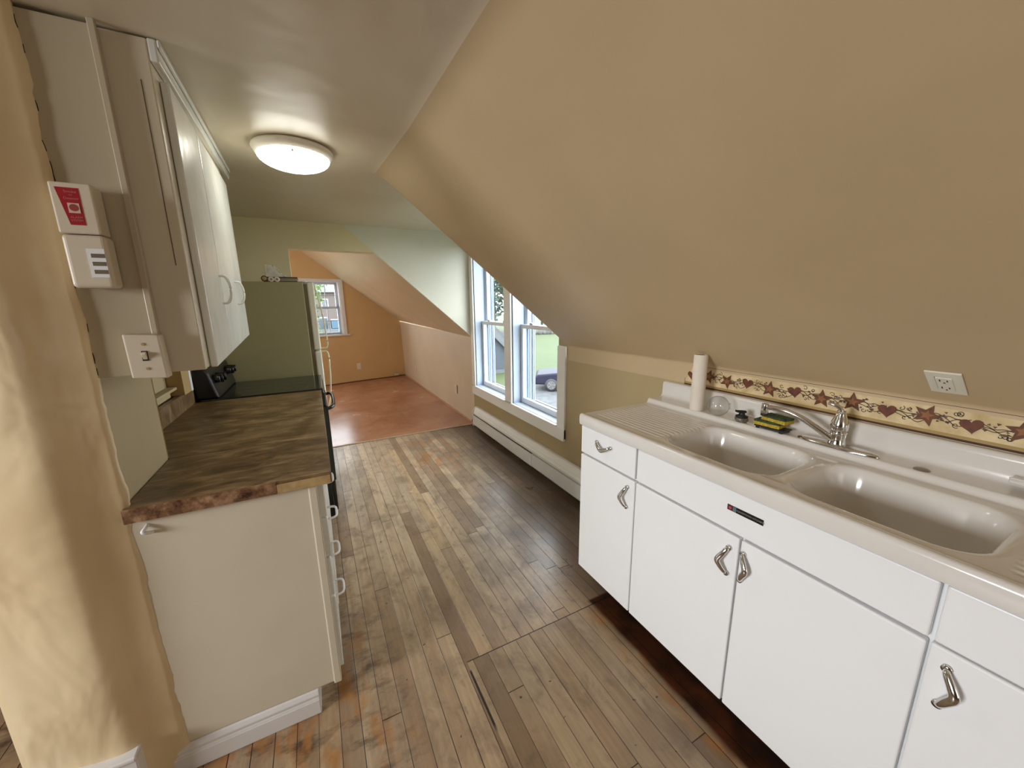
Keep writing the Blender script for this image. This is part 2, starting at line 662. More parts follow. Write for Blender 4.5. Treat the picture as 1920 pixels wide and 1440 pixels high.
# far cheek of the dormer and header over the opening to the far room
b = MB()
cf = cz(D1)
b.prism([(.337, D1, cf), (1.617, D1, 1.064), (1.617, D1, cf)], (0, .05, 0))
struct(b, 'wall_dormer', plaster('white_cheek', srgb(226, 222, 204), .4, 3, ws=.1))
b = MB()
b.prism([(-4, D1, 0), (-.13, D1, 0), (-.13, D1, 1.95), (.612, D1, 1.95), (.337, D1, cf), (-4, D1, cf)], (0, .12, 0))
struct(b, 'wall_header', M['header'])

# far room: slope, ceiling, knee wall, end wall
b = MB()
b.smooth = True
rows = []
A0, A1 = Vector((.1, D1 + .05, 2.403)), Vector((1.617, D1 + .05, 1.064))
B0, B1 = Vector((-.12, 7.95 - .35, 2.395)), Vector((1.56, 7.95, 1.12))
for i in range(13):
    t = i / 12
    rows.append([(A0.lerp(B0, t)).lerp(A1.lerp(B1, t), k / 12) for k in range(13)])
b.grid(rows)
b.smooth = False
b.prism([(-2, D1 + .12, 2.4), (.12, D1 + .12, 2.4), (-.1, 8.2, 2.4), (-2, 8.2, 2.4)], (0, 0, .05))
# small strip that closes the slope against the header
b.prism([(.1, D1 + .051, 2.402), (1.617, D1 + .051, 1.066), (1.617, D1 + .051, 1.5), (.3, D1 + .051, 2.45)], (0, .02, 0))
struct(b, 'ceiling_far', plaster('far_slope', srgb(214, 196, 162), .4, 3, ws=.15))
b = MB()
b.prism([(KX, D1, 0), (1.598, 8.1, 0), (1.56, 8.1, 1.12), (KX, D1, 1.064)], (.2, 0, 0))
struct(b, 'wall_far_right', M['peachlight'])
b = MB()
b.prism([(KX, D1 + .002, 1.0), (1.565, 7.94, 1.05), (1.562, 7.94, 1.11), (KX, D1 + .002, 1.06)], (-.018, 0, 0))
struct(b, 'trim_2', M['peachlight'])
b = MB()
b.box(-2.1, -1.9, D1, 8.4, 0, 2.45)
struct(b, 'wall_far_left', M['peach'])

FWA = math.atan(.22)
FO = Vector((0, 7.59, 0))      # end wall: point at x = 0


def fw_pt(u, z, d=0):
    """u along the end wall (x), d outwards"""
    return FO + Vector((u, .22 * u, z)) + Vector((-math.sin(FWA), math.cos(FWA), 0)) * d


def fw_box(b, u0, u1, z0, z1, d0, d1):
    b.prism([fw_pt(u0, z0, d0), fw_pt(u1, z0, d0), fw_pt(u1, z1, d0), fw_pt(u0, z1, d0)], fw_pt(0, 0, d1) - fw_pt(0, 0, d0))


b = MB()
U0, U1, UZ0, UZ1 = -.155, .485, .925, 1.865
fw_box(b, -2, U0, 0, 2.5, 0, .2)
fw_box(b, U1, 1.75, 0, 2.5, 0, .2)
fw_box(b, U0, U1, 0, UZ0, 0, .2)
fw_box(b, U0, U1, UZ1, 2.5, 0, .2)
struct(b, 'wall_far', M['peach'])
b = MB()
fw_box(b, -1.9, 1.595, .004, .022, -.014, 0)
struct(b, 'baseboard_far', paint('dark_floor_moulding', srgb(110, 70, 44), .5))
b = MB()
b.prism([(KX, D1 + .06, 0.004), (1.6, 7.92, .004), (1.6, 7.92, .024), (KX, D1 + .06, .024)], (-.014, 0, 0))
struct(b, 'baseboard_right', paint('pink_floor_moulding', srgb(196, 150, 120), .5))

# ------------------------------------------------------------------ left side of the kitchen, room to the left, rear
b = MB()
b.box(-.80, -.68, 1.69, D1, 0, cz(D1))
struct(b, 'wall_left', M['wall'])
b = MB()
b.box(-.80, -.51, 1.33, 1.69, .0, 2.08)
struct(b, 'wall_stub', M['wall'])
b = MB()
b.box(-4.1, -4, YB, 3.2, 0, 2.2)
b.box(-4, -.81, 3.1, 3.2, 0, 2.2)
struct(b, 'wall_left_room', M['wall'])
b = MB()
b.box(-4, 1.9, YB - .1, YB, 0, 2.2)
struct(b, 'wall_rear', M['wall'])

# plaster column (wall end) with a lumpy thick coat and a ragged right edge


def column():
    g = NG('lumpy_cream_plaster')
    n = g.noise(3, 3)
    c = g.mix(g.rng(n, .35, .7), srgb(230, 209, 170), srgb(216, 193, 152))
    b1 = g.bump(g.noise(4.5, 3, .5, g.scale((1, 1, .55)), .6), .75, .035)
    b2 = g.bump(g.noise(40, 2), .08, .004, b1)
    m = g.fin(c, .33, b2)
    b = MB()
    b.smooth = True
    prof = [(-.82, 1.70), (-.825, 1.34)] + [(-.82, 1.305), (-.80, 1.295), (-.76, 1.287), (-.72, 1.28), (-.68, 1.272), (-.64, 1.266), (-.615, 1.265), (-.60, 1.268), (-.585, 1.276), (-.565, 1.289), (-.545, 1.297), (-.525, 1.302), (-.51, 1.305), (-.497, 1.308)]
    rows = []
    nz = 110
    for i in range(nz + 1):
        z = cz(1.3) * i / nz
        row = []
        for j, (x, y) in enumerate(prof):
            p = Vector((x, y, z))
            amp = .006 if 3 < j < len(prof) - 1 else (.002 if j > 1 else 0)
            d = noise.noise(Vector((x * 5, 0, z * 2.4))) * amp + noise.noise(Vector((x * 14, 3, z * 6))) * amp * .35
            p.y += d
            if j >= len(prof) - 1:
                p.x += noise.noise(Vector((1, 7, z * 9))) * .008 + noise.noise(Vector((5, 2, z * 35))) * .004 + (.014 * max(0, (z - 1.3)) if z > 1.3 else 0) + (.02 * max(0, .55 - z) if z < .55 else 0)
            row.append(p)
        e = row[-1]
        row.append(Vector((e.x - .002, 1.328, z)))
        rows.append(row)
    b.grid(rows)
    b.smooth = False
    b.add([(-.82, 1.70, 0), (-.51, 1.70, 0), (-.51, 1.70, 2.2), (-.82, 1.70, 2.2)], [(0, 1, 2, 3)])
    col_o = struct(b, 'wall_column', m)
    rn = random.Random(4)
    b = MB()
    z = 1.275
    while z < 2.04:
        L = rn.uniform(.006, .06)
        n = max(2, int(L / .008))
        pts = []
        for k in range(n + 1):
            zz = z + L * k / n
            ex = -.497 + noise.noise(Vector((1, 7, zz * 9))) * .008 + noise.noise(Vector((5, 2, zz * 35))) * .004 + .014 * max(0, zz - 1.3)
            w = .0001 + .0013 * rn.random() ** 2 * math.sin(PI * k / n)
            pts.append((ex, w, zz))
        b.grid([[Vector((p[0] - .001, 1.3192, p[2])) for p in pts], [Vector((p[0] + .0003 + p[1], 1.3192, p[2])) for p in pts]])
        z += L + rn.uniform(.006, .09)
    b.build('crack', paint('crack_void', (.02, .013, .008), .9), col_o)
    return col_o


column()
b = MB()
b.box(-.845, -.580, 1.243, 1.30, 0, .180)
b.box(-.845, -.580, 1.238, 1.30, .180, .194)
struct(b, 'baseboard_column', M['wtrim'], bevel=.004)

# crack: old boards behind the panel, dark gap at the ceiling
b = MB()
b.box(-.50, -.365, 1.32, 1.338, 1.268, cz(1.32) - .009)
b.box(-.376, -.362, 1.312, 1.322, 1.37, cz(1.32) + .0)
struct(b, 'trim_3', M['panel'], bevel=.002)
b = MB()
b.box(-.679, -.640, 1.70, 2.42, 1.040, 1.054)
b.box(-.679, -.664, 1.70, 2.40, 1.006, 1.040)
struct(b, 'trim_4', M['wall'], bevel=.003)
b = MB()
b.box(-.679, -.615, 2.43, 2.54, 1.005, 1.29)
b.cur = 1
b.box(-.679, -.612, 2.54, 2.575, 1.005, 1.29)
struct(b, 'trim_5', [M['tan'], M['wtrim']], bevel=.002)

# ------------------------------------------------------------------ windows
FR = paint('white_vinyl_jamb', srgb(190, 202, 222), .4, .02)
TRK = paint('blue_grey_storm_track', srgb(150, 164, 186), .45, .03)


def kitchen_window(name, y0, y1):
    b = MB()
    # jamb liner, stepped tracks of the storm frame
    for ya, yb, s in ((y0, y0 + .014, 1), (y1 - .014, y1, -1)):
        b.cur = 0
        b.box(KX + .004, KX + .115, ya, yb, SILL, HEAD)
        b.cur = 1
        b.box(KX + .115, WT - .005, ya, yb, SILL, HEAD)
        for k, xx in enumerate((KX + .125, KX + .155, KX + .180, KX + .205, KX + .225)):
            e = yb if s > 0 else ya
            b.cur = k % 2
            b.box(xx, xx + .010, e, e + s * (.010 + .004 * (k % 2)), SILL, HEAD)
    b.cur = 0
    b.box(KX + .004, WT, y0, y1, HEAD - .02, HEAD)
    b.box(KX - .002, KX + .12, y0, y1, SILL - .012, SILL + .006)
    b.cur = 1
    b.box(KX + .12, WT + .02, y0, y1, SILL - .016, SILL)
    w = struct(b, name, [FR, TRK])
    zm = 1.232
    for nm, x, z0, z1 in (('lower_sash', KX + .082, SILL + .006, zm + .018), ('upper_sash', KX + .137, zm - .018, HEAD - .02)):
        b = MB()
        a, c = y0 + .016, y1 - .016
        b.box(x, x + .034, a, a + .038, z0, z1)
        b.box(x, x + .034, c - .038, c, z0, z1)
        b.box(x, x + .034, a + .038, c - .038, z0, z0 + (.05 if nm[0] == 'l' else .036))
        b.box(x, x + .034, a + .038, c - .038, z1 - .036, z1)
        s = b.build(nm, M['vinyl'], w, bevel=.003)
        p = MB()
        p.box(x + .015, x + .019, a + .036, c - .036, z0 + .034, z1 - .034)
        p.build('pane', M['pane'], s)
        if nm[0] == 'l':
            l = MB()
            for yy in (y0 + .2, y1 - .2):
                l.box(x + .002, x + .05, yy - .028, yy + .028, z1, z1 + .012)
                l.box(x - .006, x + .02, yy - .02, yy + .006, z1 + .012, z1 + .02)
            l.build('sash_lock', FR, s, bevel=.002)
    return w


kitchen_window('window_1', *W1)
kitchen_window('window_2', *W2)
# casing round the pair
b = MB()
b.box(KX - .018, KX, W1[1], W1[1] + .088, SILL, 2.13)
b.box(KX - .018, KX, W2[1], W1[0], SILL, 2.13)
b.box(KX - .018, KX, W2[0] - .10, W2[0], SILL - .09, 1.128)
b.box(KX - .018, KX, W2[0], W1[1] + .088, HEAD, 2.13)
b.box(KX - .022, KX, W2[0] - .10, W1[1] + .088, SILL - .105, SILL - .012)
b.box(KX - .03, KX + .09, W2[0], W2[1], SILL - .014, SILL + .002)
b.box(KX - .03, KX + .09, W1[0], W1[1], SILL - .014, SILL + .002)
struct(b, 'trim_6', M['casing'], bevel=.003)


def end_window():
    b = MB()
    # casing, sill, jamb
    c = .075
    fw_box(b, U0 - c, U0, UZ0, UZ1 + c * .5, -.018, 0)
    fw_box(b, U1, U1 + c * .75, UZ0, UZ1 + c * .5, -.018, 0)
    fw_box(b, U0, U1, UZ1, UZ1 + c * .5, -.018, 0)
    fw_box(b, U0 - .1, U1 + .10, UZ0 - .026, UZ0, -.045, .08)
    fw_box(b, U0, U0 + .015, UZ0, UZ1, 0, .14)
    fw_box(b, U1 - .015, U1, UZ0, UZ1, 0, .14)
    fw_box(b, U0, U1, UZ1 - .015, UZ1, 0, .14)
    w = struct(b, 'window_3', M['wtrim'])
    zm = (UZ0 + UZ1) / 2 + .01
    for nm, d, z0, z1 in (('lower_sash', .05, UZ0, zm + .018), ('upper_sash', .09, zm - .018, UZ1 - .015)):
        b = MB()
        a, e = U0 + .016, U1 - .016
        fw_box(b, a, a + .04, z0, z1, d, d + .03)
        fw_box(b, e - .04, e, z0, z1, d, d + .03)
        fw_box(b, a, e, z0, z0 + .04, d, d + .03)
        fw_box(b, a, e, z1 - .036, z1, d, d + .03)
        s = b.build(nm, FR, w)
        g2 = MB()
        for k in (1, 2):
            u = a + (e - a) * k / 3
            fw_box(g2, u - .006, u + .006, z0 + .02, z1 - .02, d + .008, d + .022)
        zc = (z0 + z1) / 2
        fw_box(g2, a + .02, e - .02, zc - .006, zc + .006, d + .008, d + .022)
        g2.build('muntin', FR, s)
        p = MB()
        fw_box(p, a + .03, e - .03, z0 + .03, z1 - .03, d + .013, d + .017)
        p.build('pane', M['pane'], s)


end_window()

# ------------------------------------------------------------------ sink cabinet
SX = 1.09      # face of the doors
SY0, SY1 = -.252, 1.394
sink = thing('sink_cabinet', (1.35, .57, 0), 'long white enamelled steel sink base cabinet along the right wall under the double sink', 'cabinet')
b = MB()
b.box(SX + .022, SX + .04, SY0, SY1, .10, .868)
b.box(SX + .04, 1.60, SY1 - .015, SY1, .10, .868)
b.box(SX + .04, 1.60, SY0, SY0 + .015, .10, .868)
b.box(SX + .04, 1.60, SY0 + .015, SY1 - .015, .10, .115)
b.box(1.585, 1.60, SY0 + .015, SY1 - .015, .115, .868)
b.build('body', [M['steel']], sink)
b = MB()
b.box(SX + .09, 1.60, SY0 + .01, SY1 - .01, 0.001, .0995)
b.build('toe_kick', paint('dark_toe_kick', (.012, .009, .008), .6), sink)


def sdoor(name, y0, y1, z0, z1, label=None):
    b = MB()
    b.box(SX, SX + .0195, y0, y1, z0, z1)
    o = b.build(name, M['steel'], sink, bevel=.005, seg=3)
    if label:
        o['label'] = label
    return o


def handle(par, y, z, kind):
    """boomerang pull: kind 'L' elbow towards +y, 'R' towards -y, 'D' elbow down"""
    loc = []
    pts2 = [(0, .046, .006), (-.003, .040, .013), (-.012, .020, .021), (-.0215, -.002, .025), (-.016, -.018, .022), (-.004, -.037, .014), (.0, -.044, .006)]
    for u, v, d in pts2:
        if kind == 'L':
            loc.append((SX - d, y - u, z + v))
        elif kind == 'R':
            loc.append((SX - d, y + u, z - v))
        else:
            loc.append((SX - d, y + v, z + u))
    path = spline(loc, 6)
    n = len(path)
    rad = [.0052 + .0038 * math.sin(PI * i / (n - 1)) for i in range(n)]
    b = MB()
    b.smooth = True
    b.tube(path, rad, 12, .75, up=(1, 0, 0))
    # flattened feet that sit on the door
    for q in (loc[0], loc[-1]):
        b.lathe([(.002, -.0005), (.0085, -.0005), (.0085, .003), (.006, .007)], (SX - .0075, q[1], q[2]), 'x', 14)
    o = b.build('handle', M['chrome'], par)
    o['label'] = 'chrome boomerang-shaped pull'
    return o


Zd0, Zd1, Zt0, Zt1 = .108, .722, .731, .867
ya, yb_, yc, yd, ye = SY1 - .002, 1.036, .603, .196, SY0 + .002
d1 = sdoor('door', yb_ + .003, ya, Zd0, Zd1)
d2 = sdoor('door', yc + .003, yb_ - .003, Zd0, Zd1)
d3 = sdoor('door', yd + .003, yc - .003, Zd0, Zd1)
d4 = sdoor('door', ye, yd - .003, Zd0, Zd1 + .004)
dr1 = sdoor('drawer', yb_ + .006, ya, Zt0, Zt1)
fp = sdoor('front_panel', yd + .003, yb_ - .003, Zt0, Zt1)
dr2 = sdoor('drawer', ye, yd - .006, Zt0, Zt1)
handle(d1, 1.075, .640, 'L')
handle(d2, .632, .633, 'L')
handle(d3, .588, .640, 'R')
handle(d4, .163, .645, 'R')
handle(dr1, 1.228, .819, 'D')
handle(dr2, -.03, .819, 'D')
# maker's badge on the front panel
bY, bZ, bL, bH = .599, .8105, .108, .0175
b = MB()
b.box(SX - .002, SX, bY - bL / 2, bY + bL / 2, bZ - bH / 2, bZ + bH / 2)
bd = b.build('badge', paint('badge_black', (.006, .005, .006), .3), fp)
bd['label'] = 'small black name badge'
b = MB()
b.box(SX - .0026, SX - .002, bY + bL / 2 - .017, bY + bL / 2 - .001, bZ - bH / 2 + .001, bZ + bH / 2 - .001)
b.cur = 1
b.box(SX - .0026, SX - .002, bY + bL / 2 - .028, bY + bL / 2 - .018, bZ - bH / 2 + .001, bZ + bH / 2 - .001)
b.cur = 2
b.lathe([(.0045, -.0029), (.0045, -.0024)], (SX, bY + bL / 2 - .009, bZ), 'x', 16)
b.build('emblem', [paint('badge_red', srgb(110, 24, 30), .4), paint('badge_teal', srgb(96, 120, 126), .4), paint('badge_pink', srgb(170, 96, 100), .4)], bd)
text_mesh('lettering', 'YOUNGSTOWN KITCHENS', .0078, paint('badge_print', srgb(150, 142, 132), .4), bd, (SX - .0022, bY - .013, bZ), (PI / 2, 0, -PI / 2), .0002, .92)

# ------------------------------------------------------------------ sink top
top = thing('sink', (1.35, .57, .868), 'cream enamel double-bowl sink top with ribbed drainboards and low backsplash', 'sink')
B1 = (1.15, 1.475, .595, .985)   # x0,x1,y0,y1
B2 = (1.15, 1.475, .165, .548)


def rr(x, y, B, r):
    cx_, cy_ = (B[0] + B[1]) / 2, (B[2] + B[3]) / 2
    hx, hy = (B[1] - B[0]) / 2 - r, (B[3] - B[2]) / 2 - r
    qx, qy = abs(x - cx_) - hx, abs(y - cy_) - hy
    return -(math.hypot(max(qx, 0), max(qy, 0)) + min(max(qx, qy), 0) - r)


ss = lambda t: (lambda q: q * q * (3 - 2 * q))(max(0, min(1, t)))


def deck(x, y):
    z = .9185
    # rolled rim at the front
    z += .0035 * ss((1.112 - x) / .012)
    d = max(rr(x, y, B1, .085), rr(x, y, B2, .085))
    din = max(d, -.2)
    if din > -.02:
        t = (din + .006) / .062
        z -= .165 * ss(t) if t > 0 else 0
        z -= .003 * ss((din + .02) / .02)
    # divider sits lower
    if .54 < y < .60 and 1.16 < x < 1.47:
        z -= .004
    # drain ribs
    for (y0, y1, s) in ((1.0, 1.355, 1), (-.20, .13, -1)):
        if y0 - .02 < y < y1 and 1.135 < x < 1.49:
            m = ss((x - 1.135) / .02) * ss((1.49 - x) / .02) * ss((y - y0 + .02) / .02) * ss((y1 - y) / .01)
            z += (.0022 * math.sin((x - 1.135) * 2 * PI / .0245) - .002) * m
    # raised ledge behind the bowls
    z += .022 * ss((x - 1.520) / .016)
    return z


NX, NY = 96, 300
xs = [1.098 + (1.572 - 1.098) * i / NX for i in range(NX + 1)]
ys = [SY0 - .006 + (SY1 + .012 - SY0) * i / NY for i in range(NY + 1)]
b = MB()
b.smooth = True
zl = .9405
rows = []
for y in ys:
    row = [Vector((1.0835, y, .871)), Vector((1.0815, y, .885)), Vector((1.082, y, .908)), Vector((1.0845, y, .917)), Vector((1.0905, y, .9215))]
    row += [Vector((x, y, deck(x, y))) for x in xs]
    row += [Vector(p) for p in ((1.580, y, zl), (1.600, y, zl), (1.620, y, zl + .001), (1.628, y, zl + .005), (1.632, y, zl + .013), (1.634, y, zl + .03), (1.635, y, 1.002), (1.6365, y, 1.012), (1.641, y, 1.0185), (1.648, y, 1.0205), (1.657, y, 1.0205))]
    rows.append(row)
b.grid(rows)
# ends and underside skirt
for row in (rows[0], rows[-1]):
    n = len(row)
    lo = [Vector((p.x, p.y, .871)) for p in row]
    b.grid([row, lo])
b.build('drainboard', M['enamel'], top)
for cyy, nm in ((.79, 0), (.357, 1)):
    b = MB()
    b.smooth = True
    b.lathe([(.0, .7565), (.022, .7565), (.030, .7585), (.040, .7575), (.043, .7555)], (1.312, cyy, 0), 'z', 24, caps=False)
    b.build('drain', M['chrome'], top)
b = MB()
b.smooth = True
b.lathe([(.0, .0055), (.012, .005), (.017, .003), (.019, 0)], (1.556, .374, zl), 'z', 24, caps=False)
o = b.build('hole_cover', paint('dull_metal_cover', srgb(150, 140, 126), .35, .05, 30, Metallic=.6), top)
o['label'] = 'round metal plug in the sink ledge'
# moulded soap dish in the backsplash
b = MB()
b.smooth = True
b.box(1.580, 1.635, .06, .222, .960, .970)
b.box(1.580, 1.586, .06, .222, .970, .977)
o = b.build('soap_dish', M['enamel'], top, bevel=.004, smooth=True)

# ------------------------------------------------------------------ faucet
fx, fy = 1.556, .586
fa = thing('faucet', (fx, fy, zl), 'chrome single-lever kitchen faucet with low curved spout on the sink ledge', 'faucet')
b = MB()
b.smooth = True
rows = []
for k, (s, h) in enumerate(((1.0, .0005), (1.0, .004), (.93, .009), (.75, .0115))):
    row = []
    for i in range(40):
        a = 2 * PI * i / 40
        cx_, sx_ = math.cos(a), math.sin(a)
        row.append(Vector((fx + .027 * s * cx_, fy + (.118 * s) * math.copysign(abs(sx_) ** .8, sx_), zl + h)))
    rows.append(row)
vs = [p for r in rows for p in r]
fs = [(i * 40 + k, i * 40 + (k + 1) % 40, (i + 1) * 40 + (k + 1) % 40, (i + 1) * 40 + k) for i in range(3) for k in range(40)] + [[3 * 40 + k for k in range(40)]]
b.add(vs, fs)
b.build('base_plate', M['chrome'], fa)
b = MB()
b.smooth = True
b.lathe([(.026, .010), (.024, .016), (.0215, .03), (.0215, .046), (.023, .05), (.0235, .053), (.021, .056)], (fx, fy, zl), 'z', 28)
b.build('body', M['chrome'], fa)
b = MB()
b.smooth = True
sp = spline([(fx - .008, fy + .012, zl + .026), (fx - .02, fy + .045, zl + .050), (fx - .034, fy + .09, zl + .078), (fx - .046, fy + .135, zl + .096), (fx - .054, fy + .18, zl + .101), (fx - .058, fy + .212, zl + .100)], 8)
n = len(sp)
b.tube(sp, [.0125 - .0022 * i / (n - 1) for i in range(n)], 14, .9)
b.build('spout', M['chrome'], fa)
ax_, ay_ = fx - .0585, fy + .213
b = MB()
b.smooth = True
b.lathe([(.0115, .112), (.0125, .108), (.0128, .078), (.0125, .076)], (ax_, ay_, zl), 'z', 20)
ao = b.build('aerator', M['chrome'], fa)
b = MB()
b.lathe([(.0122, .076), (.0122, .066), (.009, .0655)], (ax_, ay_, zl), 'z', 20)
b.build('aerator_tip', M['rubber'], ao)
b = MB()
b.smooth = True
b.lathe([(.020, .057), (.0245, .064), (.0255, .076), (.0235, .090), (.018, .104), (.0135, .118), (.012, .128)], (fx, fy, zl), 'z', 24)
lv = spline([(fx, fy, zl + .118), (fx - .003, fy + .004, zl + .136), (fx - .010, fy + .020, zl + .147), (fx - .016, fy + .036, zl + .149)], 6)
b.tube(lv, [.0135, .013, .0125, .012, .0118, .0115, .011, .011, .011, .011, .011, .0108, .0105, .010, .0095, .009, .008, .006, .003][:len(lv)], 14, .62)
b.build('lever_handle', M['chrome'], fa)

# ------------------------------------------------------------------ things on the sink ledge
t = thing('paper_towel_roll', (1.552, 1.128, zl), 'white paper towel roll standing at the far end of the sink ledge', 'paper towels')
b = MB()
b.smooth = True
b.lathe([(.0165, .001), (.029, .001), (.0302, .004), (.0302, .257), (.029, .260), (.0165, .260), (.0165, .001)], (1.552, 1.128, zl), 'z', 32, caps=False)
b.build('paper', M['paper'], t)
b = MB()
b.smooth = True
b.lathe([(.0150, .002), (.0163, .002), (.0163, .259), (.0150, .259), (.0150, .002)], (1.552, 1.128, zl), 'z', 24, caps=False)
b.build('cardboard_tube', paint('cardboard', srgb(120, 92, 62), .8), t)

gx, gy, gz = 1.548, 1.020, .0445
t = thing('glass_globe', (gx, gy, zl), 'clear hollow glass globe lying on the sink ledge beside the paper towel roll', 'glass globe')
b = MB()
b.smooth = True
b.ball((gx, gy, zl + gz), .044, nu=36, nv=24)
b.build('globe', M['globe'], t)
b = MB()
b.smooth = True
nk = [Vector((gx, gy, zl + gz)) + Vector((.62, -.74, .05)).normalized() * d for d in (.0405, .045, .049)]
b.tube(nk, [.013, .0135, .0135], 20, caps=False)
b.build('collar', M['globe'], t)

sx_, sy_ = 1.552, .915
t = thing('sink_stopper', (sx_, sy_, zl), 'round grey sink strainer stopper with black knob lying beside the sponges', 'sink stopper')
b = MB()
b.smooth = True
b.lathe([(.0, .001), (.020, .001), (.0245, .006), (.0265, .013), (.024, .019), (.017, .022)], (sx_, sy_, zl), 'z', 28, caps=False)
b.build('basket', paint('speckled_grey_basket', srgb(142, 134, 118), .35, .3, 90, Metallic=.4), t)
b = MB()
b.smooth = True
b.lathe([(.0235, .020), (.0235, .026), (.013, .030), (.011, .037), (.011, .041)], (sx_, sy_, zl), 'z', 24)
kb = b.build('cap', M['rubber'], t)
b = MB()
b.prism([(sx_ - .026, sy_ + .005, zl + .0415), (sx_ + .008, sy_ - .015, zl + .0395), (sx_ + .014, sy_ - .003, zl + .0395), (sx_ - .018, sy_ + .020, zl + .0415)], (0, 0, .009))
b.build('knob', M['rubber'], t, bevel=.002)

# sponge tray and two scouring sponges
px_, py_ = 1.556, .800
t = thing('sponge_tray', (px_, py_, zl), 'flat black footed tray under the two sponges', 'tray')
b = MB()
b.box(px_ - .030, px_ + .030, py_ - .062, py_ + .048, zl + .008, zl + .013)
for q in (-.05, .036):
    for w in (-.024, .024):
        b.box(px_ + w - .005, px_ + w + .005, py_ + q - .006, py_ + q + .006, zl + .0005, zl + .008)
b.build('tray', M['rubber'], t, bevel=.0015)


def sponge_mats():
    g = NG('yellow_sponge')
    n = g.noise(160, 3, .7)
    y = g.fin(g.mix(g.rng(n, .4, .65), srgb(206, 182, 66), srgb(150, 126, 36)), .9, g.bump(n, .5, .003))
    g = NG('green_scour_pad')
    n = g.noise(120, 3, .7)
    gr = g.fin(g.mix(g.rng(n, .4, .65), srgb(70, 92, 58), srgb(28, 46, 30)), .9, g.bump(n, .7, .004))
    return y, gr


SPY, SPG = sponge_mats()


def sponge(cx_, cy_, z, rz, sx2, sy2, label, tilt=0):
    t = thing('sponge', (cx_, cy_, z), label, 'sponge')
    t.rotation_euler = (tilt, 0, rz)
    for nm, z0, z1, m in (('foam', 0, .014, SPY), ('scour_pad', .014, .022, SPG)):
        b = MB()
        b.smooth = True
        rows = []
        nu, nv = 12, 7
        # rounded slab from a dense box, slightly irregular
        bm_pts = []
        b.box(cx_ - sx2, cx_ + sx2, cy_ - sy2, cy_ + sy2, z + z0, z + z1)
        o = b.build(nm, m, t, bevel=.003, seg=3, smooth=True)
    return t


sponge(1.556, .806, zl + .0135, .06, .028, .047, 'lower yellow sponge with green scour pad, flat on the black tray')
sponge(1.560, .782, zl + .036, -.10, .028, .046, 'upper yellow sponge with green scour pad, skewed on top of the other', 0)

# ------------------------------------------------------------------ wallpaper border (stars, hearts and vines) above the sink
bz0, bz1 = 1.0225, 1.130
bx = KX + .043 - .0036
g = NG('border_paper_ground')
n = g.noise(14, 4, .6)
BG = g.fin(g.mix(g.rng(n, .35, .7), srgb(226, 206, 164), srgb(190, 164, 112)), .6)
b = MB()
y0b, y1b = -1.0, 1.285
b.box(bx, bx + .0014, y0b, y1b, bz0, bz1)
b.cur = 1
b.box(bx - .0004, bx, y0b, y1b, bz1 - .0055, bz1 - .0015)
b.box(bx - .0004, bx, y0b, y1b, bz0 + .001, bz0 + .008)
b.box(bx - .0004, bx, y1b - .002, y1b, bz0, bz1)
b.cur = 4
b.box(bx - .0003, bx, y0b, y1b, bz0 + .008, bz0 + .018)
rn = random.Random(11)


def flatpoly(pts, lift):
    c = Vector((0, 0))
    P = [Vector((bx - lift, p[0], p[1])) for p in pts]
    n = len(P)
    cen = sum(P, Vector()) / n
    b.add(P + [cen], [(i, (i + 1) % n, n) for i in range(n)])


def star(cy, cz_, r, rot, lift=.0011):
    flatpoly([(cy + (r if k % 2 == 0 else r * .46) * math.sin(rot + PI * k / 5), cz_ + (r if k % 2 == 0 else r * .46) * math.cos(rot + PI * k / 5)) for k in range(10)], lift)


def heart(cy, cz_, r, rot):
    pts = []
    for k in range(24):
        a = 2 * PI * k / 24
        x = .062 * 16 * math.sin(a) ** 3 * r
        y = .062 * (13 * math.cos(a) - 5 * math.cos(2 * a) - 2 * math.cos(3 * a) - math.cos(4 * a)) * r
        pts.append((cy + x * math.cos(rot) - y * math.sin(rot), cz_ + x * math.sin(rot) + y * math.cos(rot)))
    flatpoly(pts, .0011)


def vine(pts, w, lift=.0007):
    P = spline([Vector((p[0], p[1], 0)) for p in pts], 5)
    L, R = [], []
    for i, p in enumerate(P):
        d = (P[min(i + 1, len(P) - 1)] - P[max(i - 1, 0)])
        q = Vector((-d.y, d.x, 0)).normalized() * w
        L.append(Vector((bx - lift, p.x + q.x, p.y + q.y)))
        R.append(Vector((bx - lift, p.x - q.x, p.y - q.y)))
    b.grid([L, R])


